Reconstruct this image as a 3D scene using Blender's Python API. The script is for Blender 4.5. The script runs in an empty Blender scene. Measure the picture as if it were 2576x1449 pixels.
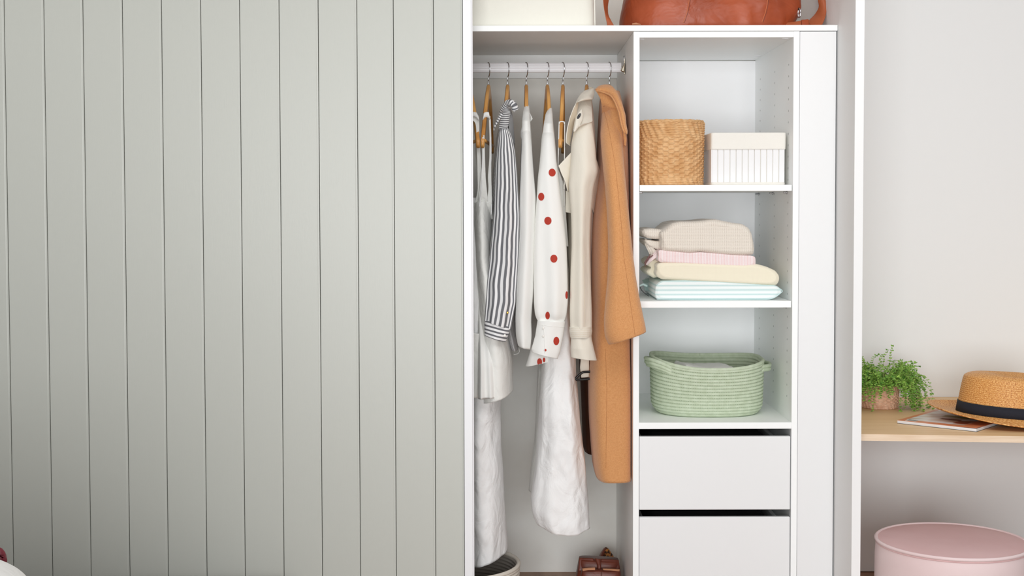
import bpy, bmesh, math, random
import numpy as np
from mathutils import Vector, Matrix, Euler
from mathutils.bvhtree import BVHTree

random.seed(7); RNG = np.random.RandomState(7)
SC = bpy.context.scene
COL = SC.collection
PI = math.pi

# ------------------------------------------------------------------ camera
F = 3400.0; W, H = 2576.0, 1449.0
CAMZ = 1.272; CAMY = -4.015
PITCH = math.radians(2.26); ROLL = math.radians(-0.13)
PY0 = 519 + F*math.tan(PITCH)
cam_d = bpy.data.cameras.new('camera'); cam = bpy.data.objects.new('camera', cam_d); COL.objects.link(cam)
R = (Matrix.Rotation(PI/2 - PITCH, 3, 'X') @ Matrix.Rotation(ROLL, 3, 'Z'))
cam.matrix_world = Matrix.Translation((0, CAMY, CAMZ)) @ R.to_4x4()
cam_d.sensor_width = 36; cam_d.lens = 36*F/W
cam_d.shift_y = -(H/2 - PY0)/W
cam_d.clip_start = 0.05
SC.camera = cam
# ------------------------------------------------------------------ light and exposure
SC.view_settings.view_transform = 'Standard'; SC.view_settings.look = 'None'
SC.view_settings.exposure = -0.60; SC.view_settings.gamma = 1.0; SC.view_settings.use_curve_mapping = False
wd = bpy.data.worlds.new('world'); SC.world = wd; wd.use_nodes = True
wd.node_tree.nodes['Background'].inputs[0].default_value = (0.97, 0.985, 1.0, 1)
wd.node_tree.nodes['Background'].inputs[1].default_value = 0.50
SC.cycles.max_bounces = 16; SC.cycles.diffuse_bounces = 12
def area(name, loc, target, sx, sy, power, color):
    l = bpy.data.lights.new(name, 'AREA'); l.shape = 'RECTANGLE'; l.size = sx; l.size_y = sy; l.energy = power; l.color = color
    o = bpy.data.objects.new(name, l); COL.objects.link(o); o.location = loc
    o.rotation_euler = (Vector(target)-Vector(loc)).to_track_quat('-Z', 'Y').to_euler(); return o
area('window_daylight', (-0.25, -7.2, 1.2), (0.3, 0, 1.1), 3.6, 2.3, 395, (0.975, 0.995, 1.0))
area('ceiling_daylight', (0.8, -1.9, 2.70), (0.8, -1.7, 0), 2.0, 1.4, 44, (0.985, 0.995, 1.0))  # added overhead fill that brightens level surfaces; no known source

# ------------------------------------------------------------------ pixel to world (used once to measure positions)
def P(px, py, Y):
    d = R @ Vector(((px-W/2)/F, -(py-PY0)/F, -1.0))
    t = (Y - CAMY)/d.y
    return Vector((d.x*t, Y, CAMZ + d.z*t))
def PX(px, Y, py=724): return P(px, py, Y).x
def PZ(py, Y, px=1288): return P(px, py, Y).z

# ------------------------------------------------------------------ materials
def srgb(r, g, b):
    f = lambda c: (c/12.92 if c <= 0.04045 else ((c+0.055)/1.055)**2.4)
    return tuple(f(c/255.0) for c in (r, g, b)) + (1.0,)
MATS = {}
def mat(name, col, rough=0.6, metal=0.0, col2=None, nscale=30, nstretch=(1,1,1), bump=0.0, bscale=200, bstretch=(1,1,1), sheen=0.0, spec=0.5, detail=4, coord='Object', contrast=(0.35, 0.65), sss=0.0):
    m = bpy.data.materials.new(name); m.use_nodes = True; nt = m.node_tree; N = nt.nodes; L = nt.links
    b = N['Principled BSDF']
    b.inputs['Base Color'].default_value = srgb(*col); b.inputs['Roughness'].default_value = rough
    b.inputs['Metallic'].default_value = metal; b.inputs['Specular IOR Level'].default_value = spec
    if sheen: b.inputs['Sheen Weight'].default_value = sheen; b.inputs['Sheen Roughness'].default_value = 0.5
    tc = N.new('ShaderNodeTexCoord')
    def noise(scale, stretch, det):
        mp = N.new('ShaderNodeMapping'); mp.inputs['Scale'].default_value = stretch
        L.new(tc.outputs[coord], mp.inputs['Vector'])
        n = N.new('ShaderNodeTexNoise'); n.inputs['Scale'].default_value = scale; n.inputs['Detail'].default_value = det
        L.new(mp.outputs[0], n.inputs['Vector']); return n
    if col2 is not None:
        n = noise(nscale, nstretch, detail); r = N.new('ShaderNodeValToRGB')
        r.color_ramp.elements[0].position = contrast[0]; r.color_ramp.elements[1].position = contrast[1]
        r.color_ramp.elements[0].color = srgb(*col); r.color_ramp.elements[1].color = srgb(*col2)
        L.new(n.outputs['Fac'], r.inputs['Fac']); L.new(r.outputs['Color'], b.inputs['Base Color'])
    if bump:
        n = noise(bscale, bstretch, 3); bp = N.new('ShaderNodeBump'); bp.inputs['Strength'].default_value = bump
        bp.inputs['Distance'].default_value = 0.002
        L.new(n.outputs['Fac'], bp.inputs['Height']); L.new(bp.outputs[0], b.inputs['Normal'])
    MATS[name] = m
    return m
def nodes_of(m): return m.node_tree.nodes, m.node_tree.links, m.node_tree.nodes['Principled BSDF']

def stripe_mat(name, dark, light, period, duty, axis=0, rough=0.85, soft=0.06, wob=0.0, bump=0.25, second=None, slant=0.0):
    """ stripes from the UV map (metres): woven pattern of the cloth itself """
    m = mat(name, light, rough, sheen=0.1); N, L, b = nodes_of(m)
    uv = N.new('ShaderNodeUVMap'); sp = N.new('ShaderNodeSeparateXYZ'); L.new(uv.outputs[0], sp.inputs[0])
    def mth(op, a, c=None, d=None):
        n = N.new('ShaderNodeMath'); n.operation = op
        for i, v in enumerate((a, c, d)):
            if v is None: continue
            if isinstance(v, (int, float)): n.inputs[i].default_value = v
            else: L.new(v, n.inputs[i])
        return n.outputs[0]
    co = sp.outputs[axis]
    if slant: co = mth('ADD', co, mth('MULTIPLY', sp.outputs[1-axis], slant))
    if wob:
        nn = N.new('ShaderNodeTexNoise'); nn.inputs['Scale'].default_value = 9.0; L.new(uv.outputs[0], nn.inputs['Vector'])
        co = mth('ADD', co, mth('MULTIPLY', nn.outputs['Fac'], wob))
    fr = mth('FRACT', mth('DIVIDE', co, period))
    tri = mth('ABSOLUTE', mth('SUBTRACT', fr, 0.5))
    mr = N.new('ShaderNodeMapRange'); mr.inputs['From Min'].default_value = duty/2-soft; mr.inputs['From Max'].default_value = duty/2+soft
    mr.inputs['To Min'].default_value = 0; mr.inputs['To Max'].default_value = 1
    L.new(tri, mr.inputs['Value']); fac = mr.outputs[0]
    if second:                                   # a thin line in the light ground
        t2 = mth('ABSOLUTE', mth('SUBTRACT', tri, second[0])); g = mth('LESS_THAN', t2, second[1])
        fac = mth('SUBTRACT', fac, mth('MULTIPLY', g, second[2]))
    # fine thread noise
    nz = N.new('ShaderNodeTexNoise'); nz.inputs['Scale'].default_value = 900; L.new(uv.outputs[0], nz.inputs['Vector'])
    mx0 = N.new('ShaderNodeMixRGB'); mx0.inputs[1].default_value = srgb(*dark); mx0.inputs[2].default_value = srgb(*[min(255, c+60) for c in dark])
    L.new(nz.outputs['Fac'], mx0.inputs[0])
    mx = N.new('ShaderNodeMixRGB'); L.new(fac, mx.inputs[0]); L.new(mx0.outputs[0], mx.inputs[1]); mx.inputs[2].default_value = srgb(*light)
    L.new(mx.outputs[0], b.inputs['Base Color'])
    bp = N.new('ShaderNodeBump'); bp.inputs['Strength'].default_value = bump; bp.inputs['Distance'].default_value = 0.001
    L.new(nz.outputs['Fac'], bp.inputs['Height']); L.new(bp.outputs[0], b.inputs['Normal'])
    return m

def linen_mat(name, col, crumple=0.5, cscale=22, fine=0.3, rough=0.9, cstretch=(1,1,.35)):
    m = mat(name, col, rough, sheen=0.15, spec=0.2); N, L, b = nodes_of(m)
    tc = N.new('ShaderNodeTexCoord')
    mp = N.new('ShaderNodeMapping'); mp.inputs['Scale'].default_value = cstretch; L.new(tc.outputs['Object'], mp.inputs['Vector'])
    n1 = N.new('ShaderNodeTexNoise'); n1.inputs['Scale'].default_value = cscale; n1.inputs['Detail'].default_value = 5; n1.inputs['Distortion'].default_value = 0.8
    L.new(mp.outputs[0], n1.inputs['Vector'])
    n2 = N.new('ShaderNodeTexNoise'); n2.inputs['Scale'].default_value = 700; L.new(tc.outputs['Object'], n2.inputs['Vector'])
    b1 = N.new('ShaderNodeBump'); b1.inputs['Strength'].default_value = crumple; b1.inputs['Distance'].default_value = 0.012
    b2 = N.new('ShaderNodeBump'); b2.inputs['Strength'].default_value = fine; b2.inputs['Distance'].default_value = 0.001
    L.new(n1.outputs['Fac'], b1.inputs['Height']); L.new(b1.outputs[0], b2.inputs['Normal']); L.new(n2.outputs['Fac'], b2.inputs['Height'])
    L.new(b2.outputs[0], b.inputs['Normal'])
    return m

def knit_mat(name, c1, c2, su, sv, bump=0.6, rough=0.95):
    """ rows of loops from the UV map in metres """
    m = mat(name, c1, rough, sheen=0.3, spec=0.15); N, L, b = nodes_of(m)
    uv = N.new('ShaderNodeUVMap'); sp = N.new('ShaderNodeSeparateXYZ'); L.new(uv.outputs[0], sp.inputs[0])
    def mth(op, a, c=None):
        n = N.new('ShaderNodeMath'); n.operation = op
        for i, v in enumerate((a, c)):
            if v is None: continue
            if isinstance(v, (int, float)): n.inputs[i].default_value = v
            else: L.new(v, n.inputs[i])
        return n.outputs[0]
    su_ = mth('SINE', mth('MULTIPLY', sp.outputs[0], 2*PI/su)); sv_ = mth('SINE', mth('MULTIPLY', sp.outputs[1], 2*PI/sv))
    h = mth('ADD', mth('ADD', su_, 1.0), mth('MULTIPLY', mth('ADD', sv_, 1.0), 0.6))
    nz = N.new('ShaderNodeTexNoise'); nz.inputs['Scale'].default_value = 40; L.new(uv.outputs[0], nz.inputs['Vector'])
    mr = N.new('ShaderNodeMapRange'); L.new(h, mr.inputs['Value']); mr.inputs['From Min'].default_value = 0.0; mr.inputs['From Max'].default_value = 0.7
    mx = N.new('ShaderNodeMixRGB'); L.new(mr.outputs[0], mx.inputs[0]); mx.inputs[1].default_value = srgb(*c2); mx.inputs[2].default_value = srgb(*c1)
    L.new(mx.outputs[0], b.inputs['Base Color'])
    ad = mth('ADD', h, mth('MULTIPLY', nz.outputs['Fac'], 2.0))
    bp = N.new('ShaderNodeBump'); bp.inputs['Strength'].default_value = bump; bp.inputs['Distance'].default_value = 0.0015
    L.new(ad, bp.inputs['Height']); L.new(bp.outputs[0], b.inputs['Normal'])
    return m

M_WHITE = mat('white_melamine', (247, 249, 249), 0.42, bump=0.05, bscale=400)
M_WHITE2 = mat('white_drawer_front', (233, 234, 235), 0.38, bump=0.04, bscale=300)
M_BACKB = mat('white_back_board', (250, 250, 252), 0.5)
M_PAINTW = mat('white_wall_paint', (240, 241, 241), 0.7, bump=0.12, bscale=60)
M_PLASTER = mat('old_white_plaster', (248, 248, 244), 0.85, col2=(238, 236, 230), nscale=4, bump=0.5, bscale=25)
M_DOOR = mat('sage_grey_satin_paint', (190, 192, 185), 0.36, bump=0.05, bscale=160, bstretch=(2,1,.3), spec=0.5)
M_STILE = mat('white_powder_coat', (236, 237, 240), 0.35)
M_GAP = mat('dark_groove', (160, 162, 155), 0.8)
M_HOLE = mat('drilled_hole', (52, 52, 54), 0.9)
M_CHROME = mat('chrome', (200, 200, 203), 0.12, 1.0)
M_NICKEL = mat('brushed_nickel', (205, 196, 178), 0.3, 1.0)
M_ROD = mat('white_aluminium_rod', (238, 238, 242), 0.25, 0.0)
M_HWOOD = mat('varnished_beech', (230, 176, 104), 0.35, col2=(206, 142, 72), nscale=9, nstretch=(3, 1, .6), bump=0.05)
M_FLOOR = mat('brown_timber_floor', (170, 134, 112), 0.5, col2=(142, 106, 86), nscale=12, nstretch=(1, .1, 1))
M_OAK = mat('light_oak_laminate', (236, 202, 156), 0.42, col2=(222, 182, 130), nscale=9, nstretch=(.35, 9, 9), contrast=(.3,.7), detail=6)
M_OAKE = mat('pale_oak_edge', (238, 216, 190), 0.55, col2=(224, 198, 168), nscale=60, nstretch=(.08, 1, 1.6))
M_LINEN = linen_mat('white_linen', (242, 242, 242), 1.0, 13, cstretch=(1, 1, .8))
M_LINEN2 = linen_mat('off_white_linen', (236, 236, 232), 0.8, 16, cstretch=(1, 1, .7))
M_SHEET = linen_mat('white_cotton', (236, 236, 233), 0.35, 14, 0.15)
M_SILK = linen_mat('white_viscose', (238, 238, 235), 0.22, 10, 0.05, 0.75)
M_TRENCH = linen_mat('beige_gabardine', (228, 222, 209), 0.4, 12, 0.2, 0.8)
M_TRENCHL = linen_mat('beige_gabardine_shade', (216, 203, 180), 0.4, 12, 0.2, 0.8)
M_CAMEL = mat('camel_wool', (206, 146, 94), 0.95, col2=(216, 158, 106), nscale=260, nstretch=(1,1,1), bump=0.7, bscale=420, sheen=0.3, spec=0.1)
M_CAMELS = mat('camel_stitch', (168, 112, 68), 0.95)
M_DKBROWN = mat('dark_brown_lining', (92, 52, 32), 0.8, bump=.2)
M_BLACK = mat('black_plastic', (22, 20, 20), 0.45)
M_BLACKC = mat('black_cloth', (30, 31, 34), 0.95, bump=.4)  # also colours the sheets that stand for shade behind the drawers
M_RED = mat('rust_red_print', (178, 52, 34), 0.75)
M_SHIRTV = stripe_mat('black_white_stripe_lengthwise', (74, 75, 80), (240, 240, 241), 0.0150, 0.50, 0, wob=0.016)
M_SHIRTH = stripe_mat('black_white_stripe_crosswise', (70, 71, 76), (240, 240, 241), 0.0115, 0.46, 1, wob=0.006)
M_SHIRTD = stripe_mat('black_white_stripe_slanting', (66, 67, 72), (236, 236, 238), 0.0150, 0.50, 0, wob=0.01, slant=0.9)
M_SHIRTF = stripe_mat('black_white_stripe_fine', (60, 60, 64), (190, 190, 190), 0.0035, 0.55, 1, wob=0.003)
M_SHIRTF2 = stripe_mat('black_white_stripe_collar', (70, 71, 76), (240, 240, 241), 0.0078, 0.48, 0)
M_BTN = mat('pearl_button', (228, 226, 220), 0.2)
M_GOLD = mat('brass', (196, 158, 70), 0.3, .8)
M_LEATH = mat('cognac_leather', (176, 82, 44), 0.42, col2=(138, 58, 28), nscale=7, bump=0.3, bscale=18, contrast=(.3,.7), spec=.45)
for n_ in list(M_LEATH.node_tree.nodes):
    if n_.type == 'BUMP': n_.inputs['Distance'].default_value = .02; n_.inputs['Strength'].default_value = .5
    if n_.type == 'TEX_NOISE' and n_.inputs['Scale'].default_value == 18: n_.inputs['Scale'].default_value = 8; n_.inputs['Distortion'].default_value = 1.2
M_LEATHS = mat('cognac_leather_strap', (172, 90, 52), 0.6, bump=.4, bscale=350)
M_STITCH = mat('tan_stitching', (196, 116, 76), 0.8)
M_DKLEATH = mat('chestnut_leather', (124, 60, 42), 0.42, col2=(108, 50, 35), nscale=14, bump=.2)
M_TANEDGE = mat('tan_leather_lining', (198, 140, 104), 0.6)
M_CREAM = linen_mat('cream_calico', (236, 234, 224), 0.35, 7, 0.2)
M_RATTAN = mat('seagrass', (234, 192, 142), 0.75, col2=(214, 164, 110), nscale=45, bump=1.0, bscale=200, bstretch=(.5,.5,5))
M_RATTAN2 = mat('pink_seagrass', (240, 200, 172), 0.8, col2=(220, 172, 142), nscale=60, bump=.5, bscale=260)
M_SLAT = mat('white_painted_slat', (232, 232, 233), 0.5, bump=.1, bscale=40)
M_LID = linen_mat('ivory_linen_band', (236, 233, 226), 0.2, 10, 0.5)
M_MINT = stripe_mat('mint_white_stripe', (160, 184, 184), (238, 243, 243), 0.0135, 0.36, 1, soft=0.12, bump=.1, second=(0.36, 0.035, 0.35))
M_MINTP = mat('mint_piping', (178, 198, 196), 0.8)
M_CREAMK = knit_mat('cream_fleece', (238, 231, 210), (231, 223, 200), 0.0022, 0.0022, .15)
M_PINKS = stripe_mat('pink_pinstripe', (206, 168, 168), (240, 230, 231), 0.0046, 0.42, 0, soft=0.1, wob=0.004, bump=.3)
M_KNIT = knit_mat('beige_waffle_knit', (230, 222, 211), (192, 181, 168), 0.0066, 0.0044, .35)
M_GREENR = mat('sage_green_rope', (200, 211, 188), 0.85, col2=(188, 200, 174), nscale=60, bump=.5, bscale=320)
M_GREENS = mat('dark_green_stitch', (96, 118, 84), 0.9)
M_GREYR = mat('grey_rope', (150, 142, 134), 0.9, bump=.6, bscale=240)
M_IVORYR = mat('ivory_rope', (220, 212, 200), 0.9, bump=.6, bscale=240)
M_PLANT = mat('thyme_leaf', (160, 198, 84), 0.6, col2=(96, 152, 54), nscale=60, sss=0)
M_STEM = mat('pale_green_stem', (168, 182, 108), 0.6)
M_SOIL = mat('potting_soil', (58, 46, 36), 0.95, bump=.8, bscale=80)
M_PINKV = mat('dusty_pink_velvet', (216, 176, 176), 0.85, col2=(222, 185, 185), nscale=6, bump=.15, bscale=60, sheen=0.15)
M_PINKV2 = mat('pale_pink_velvet_side', (226, 202, 202), 0.8, col2=(231, 210, 210), nscale=5, sheen=0.3)
M_BAND = mat('navy_grosgrain', (28, 29, 40), 0.85, bump=.3, bscale=300, bstretch=(1,1,6))
M_PAPER = mat('magazine_pages', (236, 236, 238), 0.6, bump=.4, bscale=60, bstretch=(.1,.1,60))
M_CRIMSON = mat('crimson_petal', (120, 14, 40), 0.5, col2=(84, 8, 26), nscale=30)
M_GLASSY = mat('glazed_vase', (210, 205, 196), 0.2)

# straw plait: UV ridges
def straw():
    m = mat('straw_plait', (222, 158, 84), 0.5, spec=.6); N, L, b = nodes_of(m)
    uv = N.new('ShaderNodeUVMap')
    n = N.new('ShaderNodeTexNoise'); n.inputs['Scale'].default_value = 420; n.inputs['Detail'].default_value = 3
    mp = N.new('ShaderNodeMapping'); mp.inputs['Scale'].default_value = (.45, 1.3, 1)
    L.new(uv.outputs[0], mp.inputs[0]); L.new(mp.outputs[0], n.inputs['Vector'])
    r = N.new('ShaderNodeValToRGB'); r.color_ramp.elements[0].position = .36; r.color_ramp.elements[0].color = srgb(176, 106, 44)
    r.color_ramp.elements[1].position = .62; r.color_ramp.elements[1].color = srgb(240, 192, 124)
    e = r.color_ramp.elements.new(.48); e.color = srgb(216, 150, 76)
    L.new(n.outputs['Fac'], r.inputs[0]); L.new(r.outputs[0], b.inputs['Base Color'])
    bp = N.new('ShaderNodeBump'); bp.inputs['Strength'].default_value = .7; bp.inputs['Distance'].default_value = .0015
    L.new(n.outputs['Fac'], bp.inputs['Height']); L.new(bp.outputs[0], b.inputs['Normal'])
    return m
M_STRAW = straw()
def leopard():
    m = mat('leopard_calf_hair', (190, 120, 58), 0.7); N, L, b = nodes_of(m)
    tc = N.new('ShaderNodeTexCoord'); v = N.new('ShaderNodeTexVoronoi'); v.inputs['Scale'].default_value = 95
    n = N.new('ShaderNodeTexNoise'); n.inputs['Scale'].default_value = 160
    mx = N.new('ShaderNodeMixRGB'); mx.blend_type = 'ADD'; mx.inputs[0].default_value = .012
    L.new(tc.outputs['Object'], mx.inputs[1]); L.new(n.outputs['Color'], mx.inputs[2]); L.new(tc.outputs['Object'], n.inputs['Vector'])
    L.new(mx.outputs[0], v.inputs['Vector'])
    r = N.new('ShaderNodeValToRGB'); r.color_ramp.interpolation = 'CONSTANT'
    r.color_ramp.elements[0].color = srgb(150, 84, 36); r.color_ramp.elements[0].position = 0
    r.color_ramp.elements[1].color = srgb(196, 126, 62); r.color_ramp.elements[1].position = .50
    e = r.color_ramp.elements.new(.27); e.color = srgb(34, 20, 14)
    L.new(v.outputs['Distance'], r.inputs[0]); L.new(r.outputs[0], b.inputs['Base Color'])
    return m
M_LEO = leopard()

# ------------------------------------------------------------------ object helpers
def link(name, me, m=None, parent=None, smooth=False):
    o = bpy.data.objects.new(name, me); COL.objects.link(o)
    if m: me.materials.append(m)
    if smooth: me.polygons.foreach_set('use_smooth', [True]*len(me.polygons))
    if parent is not None: o.parent = parent
    return o
def tag(o, label=None, cat=None, group=None, kind=None):
    if label: o['label'] = label
    if cat: o['category'] = cat
    if group: o['group'] = group
    if kind: o['kind'] = kind
    return o
def thing(name, label, cat, group=None, kind=None):
    o = bpy.data.objects.new(name, None); COL.objects.link(o); o.empty_display_size = .05
    return tag(o, label, cat, group, kind)
def base_thing(root):
    """ move the Empty to the base of what it parents """
    bpy.context.view_layer.update()
    lo = Vector((1e9,)*3); hi = Vector((-1e9,)*3)
    def walk(o):
        for c in o.children:
            if c.type == 'MESH':
                for v in c.bound_box:
                    w = c.matrix_world @ Vector(v)
                    for i in range(3): lo[i] = min(lo[i], w[i]); hi[i] = max(hi[i], w[i])
            walk(c)
    walk(root)
    p = Vector(((lo.x+hi.x)/2, (lo.y+hi.y)/2, lo.z))
    root.location = p
    for c in root.children: c.location = c.location - p
def raw(name, verts, faces, m, parent=None, smooth=False):
    me = bpy.data.meshes.new(name); me.from_pydata([tuple(v) for v in verts], [], faces); me.update()
    return link(name, me, m, parent, smooth)
def box(name, x0, x1, y0, y1, z0, z1, m, parent=None, bev=0.0):
    bm = bmesh.new(); bmesh.ops.create_cube(bm, size=1.0)
    for v in bm.verts:
        v.co = Vector(((x0+x1)/2 + v.co.x*(x1-x0), (y0+y1)/2 + v.co.y*(y1-y0), (z0+z1)/2 + v.co.z*(z1-z0)))
    if bev: bmesh.ops.bevel(bm, geom=bm.edges[:], offset=bev, segments=2, affect='EDGES', profile=.5)
    me = bpy.data.meshes.new(name); bm.to_mesh(me); bm.free()
    return link(name, me, m, parent)
def gridfaces(m_, n_): 
    a = np.arange(m_*n_).reshape(m_, n_)
    return np.stack([a[:-1, :-1], a[:-1, 1:], a[1:, 1:], a[1:, :-1]], -1).reshape(-1, 4)
def grid(name, A, m, parent=None, uv=None, smooth=True, flip=False, extra=None):
    mm, nn = A.shape[:2]
    f = gridfaces(mm, nn)
    if flip: f = f[:, ::-1]
    me = bpy.data.meshes.new(name)
    me.from_pydata([tuple(v) for v in A.reshape(-1, 3).tolist()], [], f.tolist()); me.update()
    if uv is not None:
        ul = me.uv_layers.new(name='UVMap'); lv = np.empty(len(me.loops), dtype=np.int32); me.loops.foreach_get('vertex_index', lv)
        ul.data.foreach_set('uv', uv.reshape(-1, 2)[lv].astype(np.float32).ravel())
    o = link(name, me, m, parent, smooth)
    return o
def interp_rows(rows, m):
    rows = np.array(rows, float); t = np.arange(len(rows), dtype=float)
    # arc-length like parameter from the first two columns
    d = np.r_[0, np.cumsum(np.maximum(1e-6, np.hypot(np.diff(rows[:, 0]+rows[:, 2])/2, np.diff(rows[:, 1]+rows[:, 3])/2)))] if rows.shape[1] >= 4 else t
    s = np.linspace(0, d[-1], m)
    out = np.stack([np.interp(s, d, rows[:, k]) for k in range(rows.shape[1])], 1)
    k = max(1, m//28); 
    if k > 1:
        ker = np.hanning(2*k+1); ker /= ker.sum()
        for c in range(out.shape[1]):
            col = out[:, c]; pad = np.r_[2*col[0]-col[k:0:-1], col, 2*col[-1]-col[-2:-k-2:-1]]
            out[:, c] = np.convolve(pad, ker, 'valid')
    return out
def turb(x, z, seed, f=1.0):
    r = np.random.RandomState(seed); s = np.zeros_like(x)
    for k in range(7):
        a = r.uniform(0, 2*PI); w = f*(14*1.45**k); ph = r.uniform(0, 6.28)
        s += np.sin(w*(np.cos(a)*x + .5*np.sin(a)*z) + ph + 1.3*np.sin(w*.6*(z*np.cos(a)-x) + ph*2))/(1.35**k)
    return s/3.0
def loft(rows, n=72, m=110, fold=0.0, ks=(3, 5, 8), wr=0.0, seed=1, shear=0.0, sq=2.0, hem=True, wf=1.0, drift=1.2, fall=1.0, edge=0.0, cap=True, xmax=None):
    """ cloth tube. rows: (xl, yl, xr, yr, Y of the centre, half depth) with the left and right edge measured in the photo """
    q = interp_rows(rows, m); r = np.random.RandomState(seed)
    a = np.linspace(PI/2, PI/2+2*PI, n+1)      # starts at the back
    ca, sa = np.cos(a), np.sin(a)
    ex = 2.0/sq; cx = np.sign(ca)*np.abs(ca)**ex; sy = np.sign(sa)*np.abs(sa)**ex
    phs = [(k, r.uniform(0, 6.28), r.uniform(-1, 1)*drift, r.uniform(.6, 1.2)) for k in ks]
    A = np.zeros((m, n+1, 3)); ln = 0; UV = np.zeros((m, n+1, 2)); per = 0
    for i in range(m):
        xl, yl, xr, yr, Yc, hd = q[i]
        a0 = P(xl, yl, Yc); a1 = P(xr, yr, Yc); c = (a0+a1)/2; hw = (a1.x-a0.x)/2; dz = (a1.z-a0.z)/2
        v = i/(m-1)
        A[i, :, 0] = c.x + hw*cx + shear*hd*sy
        A[i, :, 1] = Yc + hd*sy
        A[i, :, 2] = c.z + dz*cx
        if fold:
            Fv = sum(w*np.sin(k*a*1.0 + ph + dr*v*2.5) for k, ph, dr, w in phs)/len(phs)
            amp = fold*(min(1, v*3)*(.5+.5*v) if fall else 1)
            A[i, :, 1] += amp*Fv*sy; A[i, :, 0] += amp*Fv*cx*edge
        per = max(per, 2*PI*math.sqrt((hw*hw+hd*hd)/2))
    seg = np.r_[0, np.cumsum(np.linalg.norm(np.diff(A[:, n//2], axis=0), axis=1))]
    if wr:
        w1 = turb(A[..., 0]+A[..., 1]*.6, A[..., 2], seed+11, wf)
        A[..., 1] += wr*w1*sy[None, :]*np.minimum(1, np.linspace(0, 5, m))[:, None]
        A[..., 0] += .35*wr*w1*cx[None, :]
        A[:, -1] = A[:, 0]
    UV[..., 0] = (np.linspace(0, 1, n+1)*per)[None, :]; UV[..., 1] = seg[:, None]
    if xmax is not None: A[..., 0] = np.minimum(A[..., 0], xmax)
    if cap:
        c0 = A[0].copy(); c0[:, 0] = A[0, :-1, 0].mean(); c0[:, 1] = A[0, :-1, 1].mean(); c0[:, 2] = A[0, :, 2].mean() + .001
        A = np.concatenate([c0[None], A]); UV = np.concatenate([UV[:1], UV])
    if hem:
        def inset(k, dz):
            zr_ = A[-1, :, 2].mean() + dz; i_ = int(np.argmin(np.abs(A[:, :, 2].mean(1) - zr_)))
            B = A[i_].copy(); cen = B[:-1].mean(0); B[:, :2] = cen[:2] + (B[:, :2]-cen[:2])*k; B[:, 2] = A[-1, :, 2] + dz; return B
        ex_ = np.stack([inset(.955, 0.0005), inset(.92, .03), inset(.86, .08)])
        A = np.concatenate([A, ex_]); e = UV[-1]
        UV = np.concatenate([UV, np.stack([e+[0, .002], e+[0, .03], e+[0, .1]])])
    return A, UV
def cloth(name, rows, mt, parent, **kw):
    A, UV = loft(rows, **kw)
    o = grid(name, A, mt, parent, UV)
    return o, A
def resamp(pts, n, smooth=True):
    pts = np.array(pts, float); d = np.r_[0, np.cumsum(np.linalg.norm(np.diff(pts, axis=0), axis=1))]; s = np.linspace(0, d[-1], n)
    out = np.stack([np.interp(s, d, pts[:, k]) for k in range(pts.shape[1])], 1)
    k = max(1, n//14) if smooth else 0
    if k > 1:
        ker = np.hanning(2*k+1); ker /= ker.sum()
        for c in range(out.shape[1]):
            col = out[:, c]; pad = np.r_[2*col[0]-col[k:0:-1], col, 2*col[-1]-col[-2:-k-2:-1]]
            out[:, c] = np.convolve(pad, ker, 'valid')
    return out
def patch(name, A_, B_, m, parent, YA=0.0, YB=0.0, bulge=0.0, thick=0.003, nu=14, nv=40, wr=0.0, seed=3, smooth_pts=True, us=1.0):
    """ closed thin piece of cloth or leather between two edges; edge points (px, py) or (px, py, Y) """
    def edge(E, Y):
        E = [e if len(e) == 3 else (e[0], e[1], Y) for e in E]
        E = resamp([tuple(P(*e)) for e in E], nv, smooth_pts); return E
    a = edge(A_, YA); b = edge(B_, YB)
    th = np.linspace(0, 2*PI, 2*nu+1); u = (1-np.cos(th))/2; side = np.sin(th)
    G = np.zeros((nv, 2*nu+1, 3)); UV = np.zeros((nv, 2*nu+1, 2))
    wid = np.linalg.norm(a-b, axis=1).mean(); ln = np.r_[0, np.cumsum(np.linalg.norm(np.diff((a+b)/2, axis=0), axis=1))]
    for i in range(nv):
        c = a[i][None]*(1-u[:, None]) + b[i][None]*u[:, None]
        c[:, 1] -= bulge*4*u*(1-u)
        c[:, 1] -= thick*.5*np.sign(side)*np.abs(side)**.4
        if wr: c[:, 1] += wr*turb(c[:, 0], c[:, 2], seed, 2.0)
        G[i] = c; UV[i, :, 0] = u*wid*us; UV[i, :, 1] = ln[i]
    # close ends
    G = np.concatenate([np.repeat(G[0].mean(0)[None, None], 2*nu+1, 1)*.0 + (G[0]*.5+G[0][::-1]*.5)[None], G, (G[-1]*.5+G[-1][::-1]*.5)[None]])
    UV = np.concatenate([UV[:1], UV, UV[-1:]])
    return grid(name, G, m, parent, UV)
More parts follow.
